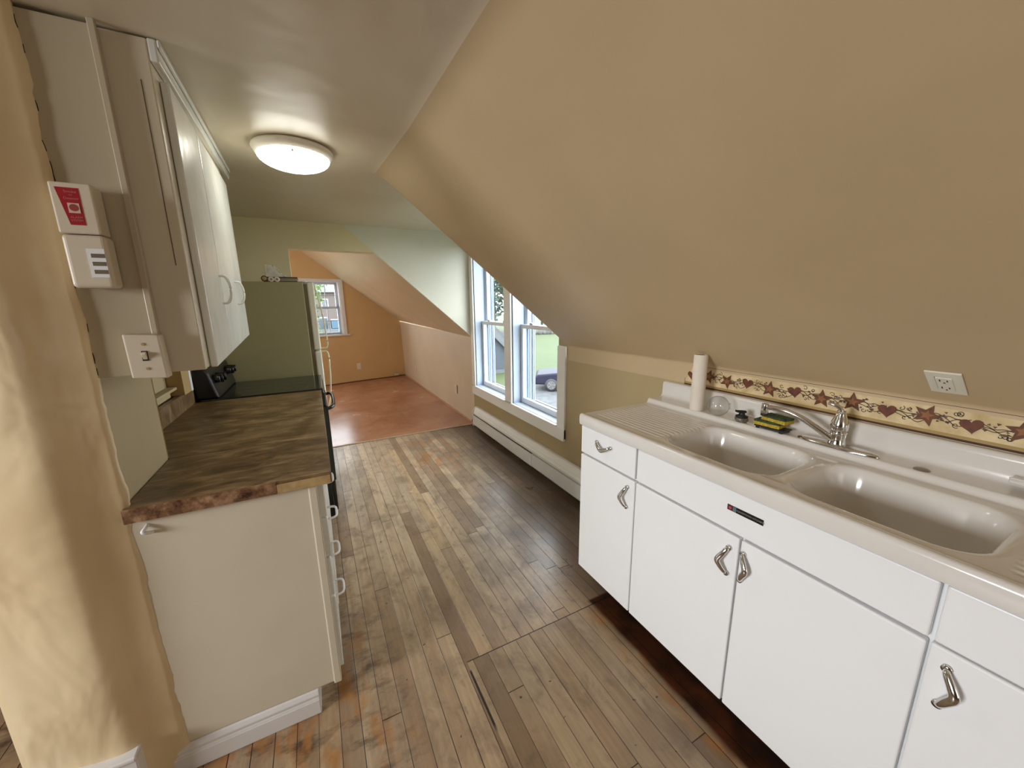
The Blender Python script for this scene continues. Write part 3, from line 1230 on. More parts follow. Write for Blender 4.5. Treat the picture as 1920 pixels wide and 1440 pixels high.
kinds = 'HSSHS'
yy = 1.245
i = 0
zc0 = (bz0 + bz1) / 2 + .002
while yy > y0b + .05:
    k = kinds[i % 5]
    zz = zc0 + (.006 if i % 2 else -.002)
    if k == 'S':
        b.cur = 2
        star(yy, zz, .036, rn.uniform(-.5, .5))
        b.cur = 5
        star(yy + .001, zz, .017, rn.uniform(-.4, .4), .0014)
        for q in range(0):
            pass
    else:
        b.cur = 3
        heart(yy, zz, .0245, rn.uniform(-.35, .35))
    # raise the lighter centre above the shape
    nxt = yy - .0925
    b.cur = 6
    for ph in (0, 1, 2):
        pts = []
        for q in range(7):
            u = q / 6
            pts.append((yy - .09 * u, zz + (.013 - .006 * ph) * math.sin(2 * PI * u + ph * 2.1) + rn.uniform(-.004, .004) + (ph - 1) * .004))
        vine(pts, .0012)
    for q in range(4):
        cy2, cz2 = yy - rn.uniform(.03, .075), zz + rn.choice((-1, 1)) * rn.uniform(.012, .022)
        r = rn.uniform(.005, .009)
        a0 = rn.uniform(0, 6)
        vine([(cy2 + r * (1 - .1 * w) * math.cos(a0 + w * .8), cz2 + r * (1 - .1 * w) * math.sin(a0 + w * .8)) for w in range(8)], .0011)
    for q in range(9):
        b.cur = 6 if q % 2 else 7
        cy2, cz2 = yy - rn.uniform(.022, .078), zz + rn.uniform(-.016, .018)
        a0 = rn.uniform(0, 6)
        r = rn.uniform(.004, .0065)
        flatpoly([(cy2 + r * (1 if w % 2 == 0 else .55) * math.cos(a0 + w), cz2 + r * (.8 if w % 2 == 0 else .5) * math.sin(a0 + w)) for w in range(6)], .0009)
    yy = nxt
    i += 1
wb = b.build('wallpaper_border', [BG, paint('border_brown_line', srgb(62, 30, 18), .6), paint('star_brown', srgb(112, 66, 34), .6, .2, 60), paint('heart_rust', srgb(112, 60, 36), .6, .2, 60), paint('border_olive_band', srgb(170, 142, 86), .6), paint('star_light', srgb(150, 98, 58), .6, .15, 60), paint('vine_green', srgb(96, 74, 44), .6, .2, 50), paint('berry_mauve', srgb(116, 86, 80), .6, .2, 50)], recalc=False)
for p in wb.data.polygons:
    pass
bm = bmesh.new()
bm.from_mesh(wb.data)
for f in bm.faces:
    if len(f.verts) <= 4 and f.normal.x > .5 and f.calc_center_median().x < bx - .0002:
        f.normal_flip()
bm.to_mesh(wb.data)
bm.free()
tag(wb, 'wallpaper border strip of rust stars, hearts and vines above the sink backsplash', 'wallpaper border')


# ------------------------------------------------------------------ outlets and switch
SLX, SLZ = (1.656 - .41), (1.135 - cz(.35))
s_dir = Vector((SLX, 0, SLZ)).normalized()          # down the slope
s_nrm = Vector((SLZ, 0, -SLX)).normalized()         # into the room
s_org = Vector((.41, 0, cz(.35)))


def outlet(name, o, ux, uz, nrm, w, h, label, cat='outlet', gfci=False, group=None):
    """wall plate: ux across, uz up, nrm into the room"""
    o, ux, uz, nrm = Vector(o), Vector(ux).normalized(), Vector(uz).normalized(), Vector(nrm).normalized()
    t = thing(name, o, label, cat, group)

    def bx3(b, a0, a1, c0, c1, d0, d1):
        P = [o + ux * a0 + uz * c0 + nrm * d0, o + ux * a1 + uz * c0 + nrm * d0, o + ux * a1 + uz * c1 + nrm * d0, o + ux * a0 + uz * c1 + nrm * d0]
        b.prism(P, nrm * (d1 - d0))
    b = MB()
    bx3(b, -w / 2, w / 2, -h / 2, h / 2, .0, .006)
    b.build('plate', M['outletw'], t, bevel=.002)
    if gfci:
        b = MB()
        bx3(b, -.0165, .0165, -.033, .033, .006, .009)
        f = b.build('receptacle', M['outletw'], t, bevel=.001)
        for s in (-1, 1):
            for q in ((-.009, -.0065, s * .02 - .005, s * .02 + .005), (.0055, .008, s * .02 - .004, s * .02 + .004), (-.002, .002, s * .02 - .013, s * .02 - .009)):
                b = MB()
                bx3(b, *q, .009, .0094)
                b.build('slot', M['dark'], f)
        b = MB()
        bx3(b, -.018, -.0165, -.034, .034, .006, .0065)
        b.build('gap', M['dark'], f)
    else:
        for s in (-1, 1):
            b = MB()
            bx3(b, -.014, .014, s * .02 - .013, s * .02 + .013, .006, .008)
            f = b.build('receptacle', M['outletw'], t, bevel=.002)
            for q in (-.007, .005):
                b = MB()
                bx3(b, q, q + .002, s * .02 - .004, s * .02 + .006, .008, .0084)
                b.build('slot', M['dark'], f)
    return t


sd = (1.552 - .41) / SLX * math.hypot(SLX, SLZ)
outlet('outlet', s_org + s_dir * sd + Vector((0, .364, 0)) + s_nrm * .001, (0, -1, 0), -s_dir, s_nrm, .072, .116, 'white electrical outlet on the sloped ceiling above the sink border', gfci=True)
outlet('outlet', fw_pt(.69, .30) + Vector((math.sin(FWA), -math.cos(FWA), 0)) * .001, (math.cos(FWA), math.sin(FWA), 0), (0, 0, 1), (math.sin(FWA), -math.cos(FWA), 0), .07, .115, 'cream outlet low on the far orange end wall below the small window')
kd = Vector((1.598 - KX, 8.1 - D1, 0)).normalized()
kn = Vector((-kd.y, kd.x, 0))
outlet('outlet', Vector((1.6 + .0055, 7.0, .28)) + kn * .008, (0, -1, 0), (0, 0, 1), kn, .07, .115, 'pale outlet on the low right wall far from the windows near the back corner')
outlet('outlet', Vector((1.6135, 4.75, .33)) + kn * .008, (0, -1, 0), (0, 0, 1), kn, .07, .115, 'pale outlet on the low right wall just past the double window')
t = thing('cable_box', fw_pt(1.43, .10), 'small dark-topped cable box at the foot of the end wall by the back corner', 'cable box')
b = MB()
fw_box(b, 1.37, 1.44, .03, .075, -.05, -.001)
b.build('case', M['ivory'], t, bevel=.003)
b = MB()
fw_box(b, 1.372, 1.438, .0755, .082, -.048, -.003)
b.build('lid', M['tan'], t)

t = thing('light_switch', (-.385, 1.31, 1.32), 'cream toggle light switch on a raised plate at the lower end of the white panel', 'light switch')
b = MB()
b.prism([(-.421, 1.272, 1.378), (-.352, 1.272, 1.373), (-.349, 1.272, 1.262), (-.419, 1.272, 1.267)], (0, .040, 0))
pl = b.build('plate', M['plate'], t, bevel=.004, seg=3)
b = MB()
b.box(-.391, -.379, 1.2705, 1.272, 1.310, 1.335)
b.build('slot', M['dark'], pl)
b = MB()
b.prism([(-.3895, 1.271, 1.313), (-.3895, 1.262, 1.327), (-.3895, 1.262, 1.331), (-.3895, 1.271, 1.333)], (.009, 0, 0))
b.build('toggle', M['ivory'], t, bevel=.001)
for z in (1.352, 1.290):
    b = MB()
    b.lathe([(.0035, 1.2705), (.0035, 1.272)], (-.385, 0, z), 'y', 12)
    b.build('screw', M['tan'], pl)

# smoke / door alarm box with red label
t = thing('alarm_box', (-.44, 1.31, 1.60), 'white plastic alarm box with red label on the panel left of the upper cabinet', 'alarm')
ax0, ax1, ay0, ay1 = -.482, -.412, 1.262, 1.312
b = MB()
b.box(ax0, ax1, ay0, ay1, 1.5975, 1.705)
b.build('upper_case', M['plate'], t, bevel=.004, seg=3)
b = MB()
b.box(ax0, ax1 + .004, ay0 + .001, ay1, 1.478, 1.5965)
lc = b.build('cover', M['plate'], t, bevel=.009, seg=4)
b = MB()
b.box(-.444, -.414, ay0 - .0006, ay0 + .0012, 1.502, 1.566)
b.cur = 1
for k in range(3):
    b.box(-.438, -.4145, ay0 - .0012, ay0 - .0006, 1.510 + k * .018, 1.519 + k * .018)
b.build('vent', [M['white'], paint('vent_slot_grey', srgb(110, 98, 78), .5)], lc)
b = MB()
b.prism([(-.472, ay0 - .0006, 1.694), (-.434, ay0 - .0006, 1.694), (-.434, ay0 - .0006, 1.616), (-.459, ay0 - .0006, 1.616)], (0, .0012, 0))
st = b.build('label', M['red'], t, recalc=True)
st['label'] = 'red sticker with white print'
b = MB()
b.box(-.457, -.438, ay0 - .0012, ay0 - .0007, 1.641, 1.662)
b.cur = 1
b.lathe([(.0075, -.0008), (.0075, -.0003)], (-.4475, ay0 - .0008, 1.6525), 'y', 20)
b.build('emblem', [paint('emblem_cream', srgb(206, 180, 164), .5), paint('emblem_red', srgb(150, 56, 44), .5)], st)
for txt, z, s in (('Smoke', 1.6855, .0075), ('and', 1.679, .004), ('Detector', 1.6715, .0066), ('ALARM', 1.632, .0062), ('SYSTEM', 1.6255, .0058)):
    text_mesh('lettering', txt, s, M['lightprint'], st, (-.4485 if z > 1.66 else -.4465, ay0 - .0010, z), (PI / 2, 0, 0), .0001)
t.location.z += .010

# ------------------------------------------------------------------ upper cabinet
uc = thing('upper_cabinet', (-.45, 1.85, 1.27), 'white painted two-door upper cabinet with crown strip above the brown countertop', 'cabinet')
ufx = lambda y: -.282 - .0294 * (y - 1.338)
ubz = lambda y: 1.268 + .036 * (y - 1.338)


def ubox(b, y0, y1, d0, d1, zf0, zf1):
    """slab on the cabinet face; d proud of the face frame, zf functions of y"""
    P = []
    for y in (y0, y1):
        P.append([Vector((ufx(y) + d0, y, zf0(y))), Vector((ufx(y) + d1, y, zf0(y))), Vector((ufx(y) + d1, y, zf1(y))), Vector((ufx(y) + d0, y, zf1(y)))])
    vs = P[0] + P[1]
    b.add(vs, [(0, 1, 2, 3), (7, 6, 5, 4), (0, 4, 5, 1), (1, 5, 6, 2), (2, 6, 7, 3), (3, 7, 4, 0)])


b = MB()
uy1 = 2.345
ubox(b, 1.339, 1.70, -.215, 0, ubz, lambda y: cz(y) - .004)
ubox(b, 1.70, uy1, -.362, 0, ubz, lambda y: cz(y) - .004)
b.build('body', M['cab'], uc, bevel=.003)
# end panel seam: thin lath strip beside the face frame
b = MB()
ubox(b, 1.3385, 2.53, .0, .018, lambda y: cz(y) - .052, lambda y: cz(y) - .002)
ubox(b, 1.3385, 2.53, .018, .026, lambda y: cz(y) - .020, lambda y: cz(y) - .002)
b.build('crown_strip', M['cabw'], uc, bevel=.004)
dtop = lambda y: 2.008 - .006 * (y - 1.4)
for y0, y1, hy in ((1.394, 1.701, 1.672), (1.711, 2.325, 2.06)):
    b = MB()
    ubox(b, y0, y1, .001, .020, lambda y: ubz(y) - .003, dtop)
    d = b.build('door', M['cabw'], uc, bevel=.005, seg=3)
    b = MB()
    b.smooth = True
    x0 = ufx(hy) + .020
    zc = 1.50
    b.tube(spline([(x0 - .002, hy, zc + .046), (x0 + .016, hy, zc + .044), (x0 + .026, hy, zc + .022), (x0 + .028, hy, zc), (x0 + .026, hy, zc - .022), (x0 + .016, hy, zc - .044), (x0 - .002, hy, zc - .046)], 5), .0045, 10)
    b.build('handle', M['cabw'], d)
b = MB()
ubox(b, 1.3375, 1.339, -.024, -.0226, lambda y: 1.55, lambda y: 1.98)
o = b.build('seam', paint('dark_seam', srgb(84, 66, 42), .8), uc)  # thin dark line along the end panel seam

# ------------------------------------------------------------------ base cabinet
bc = thing('base_cabinet', (-.30, 2.0, 0), 'white painted wooden base cabinet with four drawers under the brown countertop', 'cabinet')
CF = -.050       # face frame
b = MB()
b.box(-.66, CF, 1.70, 2.655, .10, .872)
b.box(-.505, CF, 1.325, 1.70, .10, .872)
b.build('body', M['cab'], bc, bevel=.002)
b = MB()
b.box(-.505, CF - .003, 1.309, 1.325, .098, .873)
b.box(CF - .022, CF + .004, 1.304, 1.325, .092, .872)
ep = b.build('end_panel', M['cab'], bc, bevel=.004)
b = MB()
# toe board with moulded top edge, returned along the end
b.box(-.56, -.122, 1.298, 1.318, .0, .062)
b.prism([(-.56, 1.298, .062), (-.56, 1.303, .07), (-.56, 1.300, .078), (-.56, 1.306, .092), (-.56, 1.309, .097), (-.56, 1.318, .097), (-.56, 1.318, .062)], (.438, 0, 0))
b.box(-.145, -.122, 1.318, 2.655, .0, .097)
b.build('skirting', M['wtrim'], bc, bevel=.004)
zs_ = [(.743, .868), (.592, .737), (.440, .586), (.135, .432)]
for z0, z1 in zs_:
    b = MB()
    pr = .022 if z0 > .5 else .016
    b.box(CF + .001, CF + pr, 1.326, 1.645, z0, z1)
    d = b.build('drawer', M['cabw'], bc, bevel=.004, seg=3)
    b = MB()
    b.smooth = True
    zc = (z0 + z1) / 2 + .005 if z0 > .2 else .345
    x0 = CF + pr
    b.tube(spline([(x0 - .002, 1.445, zc), (x0 + .018, 1.446, zc), (x0 + .029, 1.458, zc), (x0 + .031, 1.49, zc), (x0 + .029, 1.522, zc), (x0 + .018, 1.534, zc), (x0 - .002, 1.535, zc)], 5), .0042, 10, up=(0, 0, 1))
    b.build('handle', M['white'], d)
for y0, y1 in ((1.655, 2.15), (2.156, 2.65)):
    b = MB()
    b.box(CF + .001, CF + .019, y0, y1, .135, .868)
    d = b.build('door', M['cabw'], bc, bevel=.004)
# painted-over hook on the end panel
b = MB()
b.smooth = True
b.tube(spline([(-.467 + .6 * (p[0] + .467), 1.310 + .8 * (p[1] - 1.310), .843 + .55 * (p[2] - .843)) for p in ((-.466, 1.310, .862), (-.470, 1.299, .856), (-.478, 1.290, .846), (-.479, 1.288, .838), (-.470, 1.290, .832), (-.460, 1.297, .826), (-.456, 1.308, .820))], 5), .0048, 10)
o = b.build('hook', M['white'], bc)
o['label'] = 'painted-over white hook'

# countertop
ct = thing('countertop', (-.30, 2.0, .872), 'mottled brown laminate countertop with worn end edge on the left base cabinet', 'countertop')
b = MB()
CT0, CT1 = .874, .915
b.box(-.507, .0, 1.295, 1.692, CT0, CT1)
b.box(-.66, .0, 1.692, 2.665, CT0, CT1)
b.build('slab', M['laminate'], ct, bevel=.003)
b = MB()
b.box(-.507, -.155, 1.2925, 1.2948, CT0 - .0005, CT1 - .001)
e = b.build('edge_band', M['lamedge'], ct)
b = MB()
b.box(-.155, -.004, 1.293, 1.2948, CT0 - .0005, CT1 - .012)
e = b.build('bare_edge', M['raw'], ct, bevel=.001)
e['label'] = 'bare wood where the edge band is missing'
b = MB()
b.box(-.662, -.636, 1.692, 2.665, CT1, 1.003)
b.build('backsplash', M['laminate'], ct, bevel=.004)

# ------------------------------------------------------------------ stove
sv = thing('stove', (-.3, 2.95, 0), 'black electric stove with glass top between the brown countertop and the refrigerator', 'stove')
ST0, ST1 = 2.675, 3.235
b = MB()
b.box(-.62, -.004, ST0, ST1, .02, .90)
b.build('body', M['black'], sv, bevel=.004)
b = MB()
b.box(-.62, .012, ST0, ST1, .9005, .922)
b.build('cooktop', M['blackglass'], sv, bevel=.006, seg=3)
b = MB()
b.box(-.003, .028, ST0 + .006, ST1 - .006, .28, .80)
od = b.build('oven_door', M['blackglass'], sv, bevel=.006)
b = MB()
b.smooth = True
b.tube(spline([(.024, ST0 + .045, .775), (.046, ST0 + .05, .780), (.064, ST0 + .10, .784), (.070, (ST0 + ST1) / 2, .785), (.064, ST1 - .10, .784), (.046, ST1 - .05, .780), (.024, ST1 - .045, .775)], 8), .0115, 12)
b.build('handle', M['black'], od)
b = MB()
b.box(-.003, .020, ST0 + .006, ST1 - .006, .06, .27)
b.build('storage_drawer', M['black'], sv, bevel=.006)
b = MB()
b.box(-.003, .018, ST0 + .004, ST1 - .004, .808, .890)
b.build('front_band', M['black'], sv, bevel=.003)
b = MB()
b.prism([(-.635, ST0, .9225), (-.525, ST0, .9225), (-.560, ST0, 1.075), (-.575, ST0, 1.10), (-.635, ST0, 1.10)], (0, ST1 - ST0, 0))
bg_ = b.build('backguard', M['black'], sv, bevel=.012, seg=3)
for yy in (ST0 + .07, ST0 + .15, ST1 - .15, ST1 - .07):
    b = MB()
    b.smooth = True
    b.lathe([(.026, -.006), (.026, .006), (.023, .026), (.021, .028)], (-.547, yy, 1.03), 'x', 20)
    b.box(-.524, -.505, yy - .005, yy + .005, 1.008, 1.052)
    b.build('knob', M['black'], bg_)
BP = paint('burner_print', (.06, .065, .055), .2)
for (bx_, by_, r) in ((-.16, ST0 + .15, .09), (-.16, ST1 - .15, .075), (-.40, ST0 + .15, .075), (-.40, ST1 - .15, .09)):
    b = MB()
    b.lathe([(r, .9221), (r, .9224), (r - .004, .9224), (r - .004, .9221)], (bx_, by_, 0), 'z', 32, caps=False)
    b.build('burner_ring', BP, sv)

# ------------------------------------------------------------------ refrigerator
rf = thing('refrigerator', (-.3, 3.62, 0), 'bisque top-freezer refrigerator with bow handles beside the black stove', 'refrigerator')
R0, R1, RT = 3.265, 3.95, 1.613
b = MB()
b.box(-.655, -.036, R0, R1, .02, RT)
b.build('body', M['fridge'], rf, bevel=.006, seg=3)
b = MB()
b.box(-.036, -.012, R0 + .012, R1 - .012, .06, RT - .012)
b.build('gasket', M['gasket'], rf)
ZS = 1.105
for nm, z0, z1 in (('freezer_door', ZS + .006, RT), ('fridge_door', .075, ZS - .006)):
    b = MB()
    b.box(-.012, .034, R0, R1, z0, z1)
    d = b.build(nm, M['fridgedoor'], rf, bevel=.010, seg=3)
    b = MB()
    b.smooth = True
    hy = R0 + .045
    if nm[0] == 'f' and z0 > 1:
        pth = [(.034, hy, z1 - .015), (.052, hy, z1 - .10), (.072, hy, z1 - .25), (.080, hy, z0 + .14), (.080, hy, z0 + .02), (.034, hy, z0 + .006)]
    else:
        pth = [(.034, hy, z1 - .006), (.078, hy, z1 - .02), (.080, hy, z1 - .14), (.074, hy, z1 - .26), (.060, hy, z1 - .38), (.034, hy, z1 - .48)]
    b.tube(spline(pth, 6), .006, 10)
    b.build('handle', M['ivory'], d)
b = MB()
b.box(-.05, .028, R0 + .02, R1 - .02, .01, .07)
b.build('kick_grille', M['gasket'], rf)
b = MB()
b.smooth = True
b.ball((-.025, R0 + .05, RT + .004), .022, .03, .010)
b.build('hinge_cap', M['white'], rf)

# things lying on the refrigerator
yt = 3.345
t = thing('wire_tray', (-.16, yt, RT), 'flat grey tray with black rails lying on top of the refrigerator', 'tray')
b = MB()
b.box(-.25, -.072, yt - .04, yt + .16, RT + .006, RT + .028)
b.build('panel', paint('grey_tray', srgb(150, 136, 110), .5), t)
b = MB()
b.box(-.262, -.068, yt - .045, yt + .165, RT + .0005, RT + .006)
b.box(-.262, -.068, yt - .045, yt + .165, RT + .028, RT + .036)
b.build('rail', paint('dark_brown_rail', (.012, .008, .006), .5), t)
for i, xx in enumerate((-.232, -.196)):
    t = thing('tape_roll', (xx, yt - .062, RT), ('cream ring-shaped roll on the refrigerator beside the dark jar', 'cream ring-shaped roll on the refrigerator, touching the black-railed tray')[i], 'tape roll')
    b = MB()
    b.smooth = True
    b.lathe([(.0085, -.010), (.0175, -.010), (.0175, .010), (.0085, .010), (.0085, -.010)], (xx, yt - .062, RT + .0180), 'y', 24, caps=False)
    b.build('roll', M['paper'], t)
    b = MB()
    b.lathe([(.0084, -.002), (.0084, .002)], (xx, yt - .062, RT + .0180), 'y', 20)
    b.build('core', M['tan'], t)
t = thing('jar', (-.268, yt - .05, RT), 'small dark olive jar lying at the left end on the refrigerator top', 'jar')
b = MB()
b.smooth = True
b.lathe([(.0, -.028), (.018, -.028), (.021, -.022), (.021, .024), (.017, .032), (.0, .032)], (-.272, yt - .05, RT + .0215), 'y', 24, caps=False)
b.build('glass', paint('olive_jar', srgb(84, 70, 40), .25), t)
b = MB()
b.smooth = True
b.lathe([(.0, -.031), (.012, -.031), (.0135, -.0285)], (-.272, yt - .05, RT + .0215), 'y', 20, caps=False)
b.build('lid', M['tan'], t)
t = thing('plastic_bag', (-.22, yt + .02, RT), 'crumpled clear plastic bag standing behind the rolls on the refrigerator', 'bag')
b = MB()
b.smooth = True
rows = []
for i in range(13):
    v = i / 12
    row = []
    for k in range(24):
        a = 2 * PI * k / 24
        rx = .068 * (1 - .62 * v) * (1 + .18 * noise.noise(Vector((math.cos(a) * 2, math.sin(a) * 2, v * 4))))
        ry = .045 * (1 - .5 * v) * (1 + .25 * noise.noise(Vector((math.cos(a) * 2, 5 + math.sin(a) * 2, v * 4))))
        row.append(Vector((-.205 - .035 * v + rx * math.cos(a), yt + .045 + ry * math.sin(a), RT + .037 + .085 * v + .006 * math.sin(3 * a) * v)))
    row.append(row[0])
    rows.append(row)
b.grid(rows)
b.build('film', M['film'], t)

# ------------------------------------------------------------------ ceiling light
lx, ly = .004, 2.025
lz = cz(ly)
cl = thing('ceiling_light', (lx, ly, lz), 'round white flush ceiling light, switched on, in the middle of the flat ceiling', 'ceiling light')
b = MB()
b.smooth = True
b.lathe([(.10, .002), (.122, -.001), (.154, -.010), (.157, -.016), (.153, -.024), (.1405, -.041), (.134, -.041), (.133, -.03), (.10, -.03)], (lx, ly, lz), 'z', 48, caps=False)
b.build('base_ring', paint('fixture_ring', srgb(244, 236, 222), .4), cl)
b = MB()
b.smooth = True
b.lathe([(.139, -.040)] + [(.139 * math.cos(PI / 2 * k / 10), -.040 - .050 * math.sin(PI / 2 * k / 10)) for k in range(1, 11)], (lx, ly, lz), 'z', 48, caps=False)
b.build('diffuser', M['lamp'], cl)
for k in range(3):
    a = .5 + k * 2 * PI / 3
    b = MB()
    b.box(-.004, .004, -.003, .003, -.060, -.041)
    mm = Matrix.Translation((lx + .132 * math.cos(a), ly + .132 * math.sin(a), lz)) @ Matrix.Rotation(a, 4, 'Z')
    b.v = [mm @ p for p in b.v]
    b.build('clip', M['chrome'], cl)

# ------------------------------------------------------------------ baseboard heater
hb = thing('baseboard_heater', (KX - .03, 2.9, 0), 'long cream hydronic baseboard heater below the double window', 'heater')
H0, H1 = 1.40, 4.07
pr = [(0, .055), (-.060, .050), (-.066, .066), (-.066, .166), (-.061, .170), (-.060, .186), (-.052, .212), (-.012, .254), (0, .258)]
b = MB()
for y0, y1 in ((H0, 2.66), (2.664, H1 - .055)):
    b.prism([(KX - .001 + p[0], y0, p[1] - .004 * (y0 > 2.6)) for p in [(0, .05), (-.061, .05), (-.066, .06), (-.066, .168), (-.055, .170), (-.055, .05 + .01), (0, .06)]], (0, y1 - y0, 0))
b.build('front_cover', M['heater'], hb)
b = MB()
b.prism([(KX - .001 + p[0], H0, p[1]) for p in [(0, .262), (-.022, .262), (-.030, .256), (-.054, .222), (-.054, .216), (-.028, .25), (-.018, .256), (0, .256)]], (0, H1 - H0 - .05, 0))
b.build('back_panel', M['heater'], hb)
b = MB()
b.prism([(KX - .001 + p[0], H0 + .01, p[1]) for p in [(-.057, .186), (-.066, .180), (-.066, .200), (-.05, .226), (-.046, .224), (-.059, .198)]], (0, H1 - H0 - .08, 0))
b.build('damper', M['heater'], hb)
b = MB()
b.box(KX - .0685, KX - .060, 2.66, H1 - .075, .1715, .1785)
b.build('slot', M['dark'], hb)
b = MB()
b.box(KX - .05, KX - .012, H0, H1 - .03, .09, .165)
b.build('fin_element', M['dark'], hb)
b = MB()
b.prism([(KX - .001 + p[0], H1 - .058, p[1]) for p in [(0, .03), (-.069, .03), (-.070, .2), (-.056, .228), (-.026, .264), (0, .264)]], (0, .022, 0))
b.build('end_cap', M['white'], hb, bevel=.004)
b = MB()
b.smooth = True
b.tube([(KX - .032, H1 - .06, .11), (KX - .032, H1 + .02, .11), (KX - .032, H1 + .035, .10), (KX - .032, H1 + .035, .008)], .011, 12)
b.lathe([(.017, .05), (.017, .085)], (KX - .032, H1 + .035, 0), 'z', 16)
b.lathe([(.016, H1 - .035), (.016, H1 - .012)], (KX - .032, 0, .11), 'y', 16)
b.build('pipe', M['black'], hb)

# ------------------------------------------------------------------ outdoors
GZ = -2.8
g = NG('lawn')
n1 = g.noise(.35, 4, .6)
n2 = g.noise(14, 3, .6)
lawnm = g.fin(g.mix(g.rng(n2, .3, .7, 0, .5), g.ramp(n1, [(.3, (.027, .046, .009)), (.7, (.042, .060, .013))]), (.017, .033, .006)), .9)
b = MB()
b.box(1.95, 90, -30, 140, GZ - .2, GZ)
b.box(-60, 1.95, 8.6, 140, GZ - .2, GZ)
tag(b.build('ground', lawnm), kind='structure')
b = MB()
b.prism([(2.2, 6, GZ + .004), (9.0, 9.0, GZ + .004), (14.5, 15.2, GZ + .004), (11.0, 17.2, GZ + .004), (7.0, 15.5, GZ + .004), (2.2, 12.5, GZ + .004)], (0, 0, .012))
tag(b.build('driveway', paint('asphalt', (.07, .075, .08), .9, .2, 3)), kind='structure')
b = MB()
b.prism([(-40, 40, GZ + .004), (9, 40, GZ + .004), (9, 62, GZ + .004), (-40, 62, GZ + .004)], (0, 0, .896))
tag(b.build('road', paint('street_asphalt', (.075, .07, .07), .9, .2, 3)), kind='structure')


def tree(x, y, h, r, label, col, seed, trunk=.25, cc=.62):
    rn = random.Random(seed)
    t = thing('tree', (x, y, GZ), label, 'tree')
    b = MB()
    b.smooth = True
    b.tube([(x, y, GZ), (x + .1, y, GZ + h * .3), (x, y + .1, GZ + h * .62)], [trunk, trunk * .75, trunk * .35], 10)
    for k in range(5):
        a = k * 1.26
        b.tube([(x, y, GZ + h * (.25 + .06 * k)), (x + r * .5 * math.cos(a), y + r * .5 * math.sin(a), GZ + h * (.45 + .07 * k))], [trunk * .4, trunk * .12], 7)
    b.build('trunk', paint('bark', (.06, .045, .035), .9), t)
    g = NG('foliage')
    n = g.noise(3.5, 4, .7)
    m = g.fin(g.ramp(n, [(.3, tuple(c * .35 for c in col)), (.6, col), (.8, tuple(min(1, c * 1.5) for c in col))]), .9)
    b = MB()
    for k in range(2600):
        # leaf cards spread through a crown of several lobes
        a, el = rn.uniform(0, 2 * PI), math.asin(rn.uniform(-1, 1))
        d = rn.random() ** .35
        lob = 1 + .22 * math.sin(3 * a + seed) * math.cos(2 * el)
        p = Vector((x + r * d * lob * math.cos(a) * math.cos(el), y + r * d * lob * math.sin(a) * math.cos(el), GZ + h * cc + h * (1 - cc) * d * lob * math.sin(el)))
        s = r * rn.uniform(.05, .10)
        u = Vector((rn.uniform(-1, 1), rn.uniform(-1, 1), rn.uniform(-1, 1))).normalized()
        w = u.orthogonal().normalized()
        b.add([p - u * s, p + w * s * .55, p + u * s, p - w * s * .55], [(0, 1, 2, 3)])
    b.build('foliage', m, t, recalc=False)
    return t


tree(23, 50, 11.5, 4.6, 'tall pale green tree beyond the lawn, seen through the upper left pane', (.055, .085, .045), 3)
tree(36, 58, 11, 5.0, 'broad tree far behind the lawn right of the tall pale one', (.055, .085, .05), 5)
tree(17, 60, 10, 4.5, 'dark green tree behind the garage roof', (.035, .065, .028), 8)
tree(-.72, 30, 11, 1.9, 'bright green leafy tree in the left panes of the small end window', (.075, .13, .03), 12, .12, .63)
tree(.10, 24, 3.1, .55, 'small bright green bush low in the left corner of the end window', (.09, .13, .03), 15, .05)

# stone wall along the far edge of the lawn
t = thing('stone_wall', (30, 46, GZ), 'low whitish stone wall along the far edge of the lawn', 'wall')
b = MB()
rn = random.Random(3)
for k in range(60):
    f = k / 59
    x, y = 16 + 34 * f, 47.5 - 8 * f
    s = rn.uniform(.35, .6)
    b.ball((x, y, GZ + s * .5), s * .8, s * .6, s * rn.uniform(.6, 1.0), 8, 6)
b.build('stones', paint('pale_stone', (.095, .092, .088), .9, .2, 2), t)

# neighbour's garage with a sloping rake, seen through the left window
t = thing('garage', (11, 24, GZ), 'pale blue sided garage gable with white rake board standing on the lawn', 'garage')
g = NG('clapboard')
X, Y, Z = g.xyz()
lap = g.ma('FRACT', g.ma('DIVIDE', Z, .14))
sid = g.fin((.046, .060, .078), .6, g.bump(lap, .6, .02))
GY = 21.0
b = MB()
b.prism([(6.5, GY, GZ), (10.95, GY, GZ), (10.95, GY, -1.5), (8.7, GY, .72), (6.5, GY, -1.45)], (0, 5.5, 0))
b.build('wall', sid, t)
b = MB()
b.prism([(8.7, GY - .25, .78), (11.15, GY - .25, -1.64), (11.28, GY - .25, -1.52), (8.7, GY - .25, 1.02), (6.12, GY - .25, -1.50), (6.25, GY - .25, -1.62)], (0, 6, 0))
b.build('roof', paint('garage_roof', (.08, .085, .09), .8), t)
b = MB()
b.prism([(8.7, GY - .27, .30), (11.1, GY - .27, -2.05), (11.2, GY - .27, -1.70), (8.7, GY - .27, .80), (6.2, GY - .27, -1.70), (6.3, GY - .27, -2.05)], (0, .10, 0))
b.build('rake_board', paint('garage_white_trim', (.085, .095, .105), .6), t)
b = MB()
b.box(6.5, 10.95, GY - .03, GY, GZ, GZ + .22)
b.build('base_board', paint('garage_base', (.085, .095, .105), .6), t)


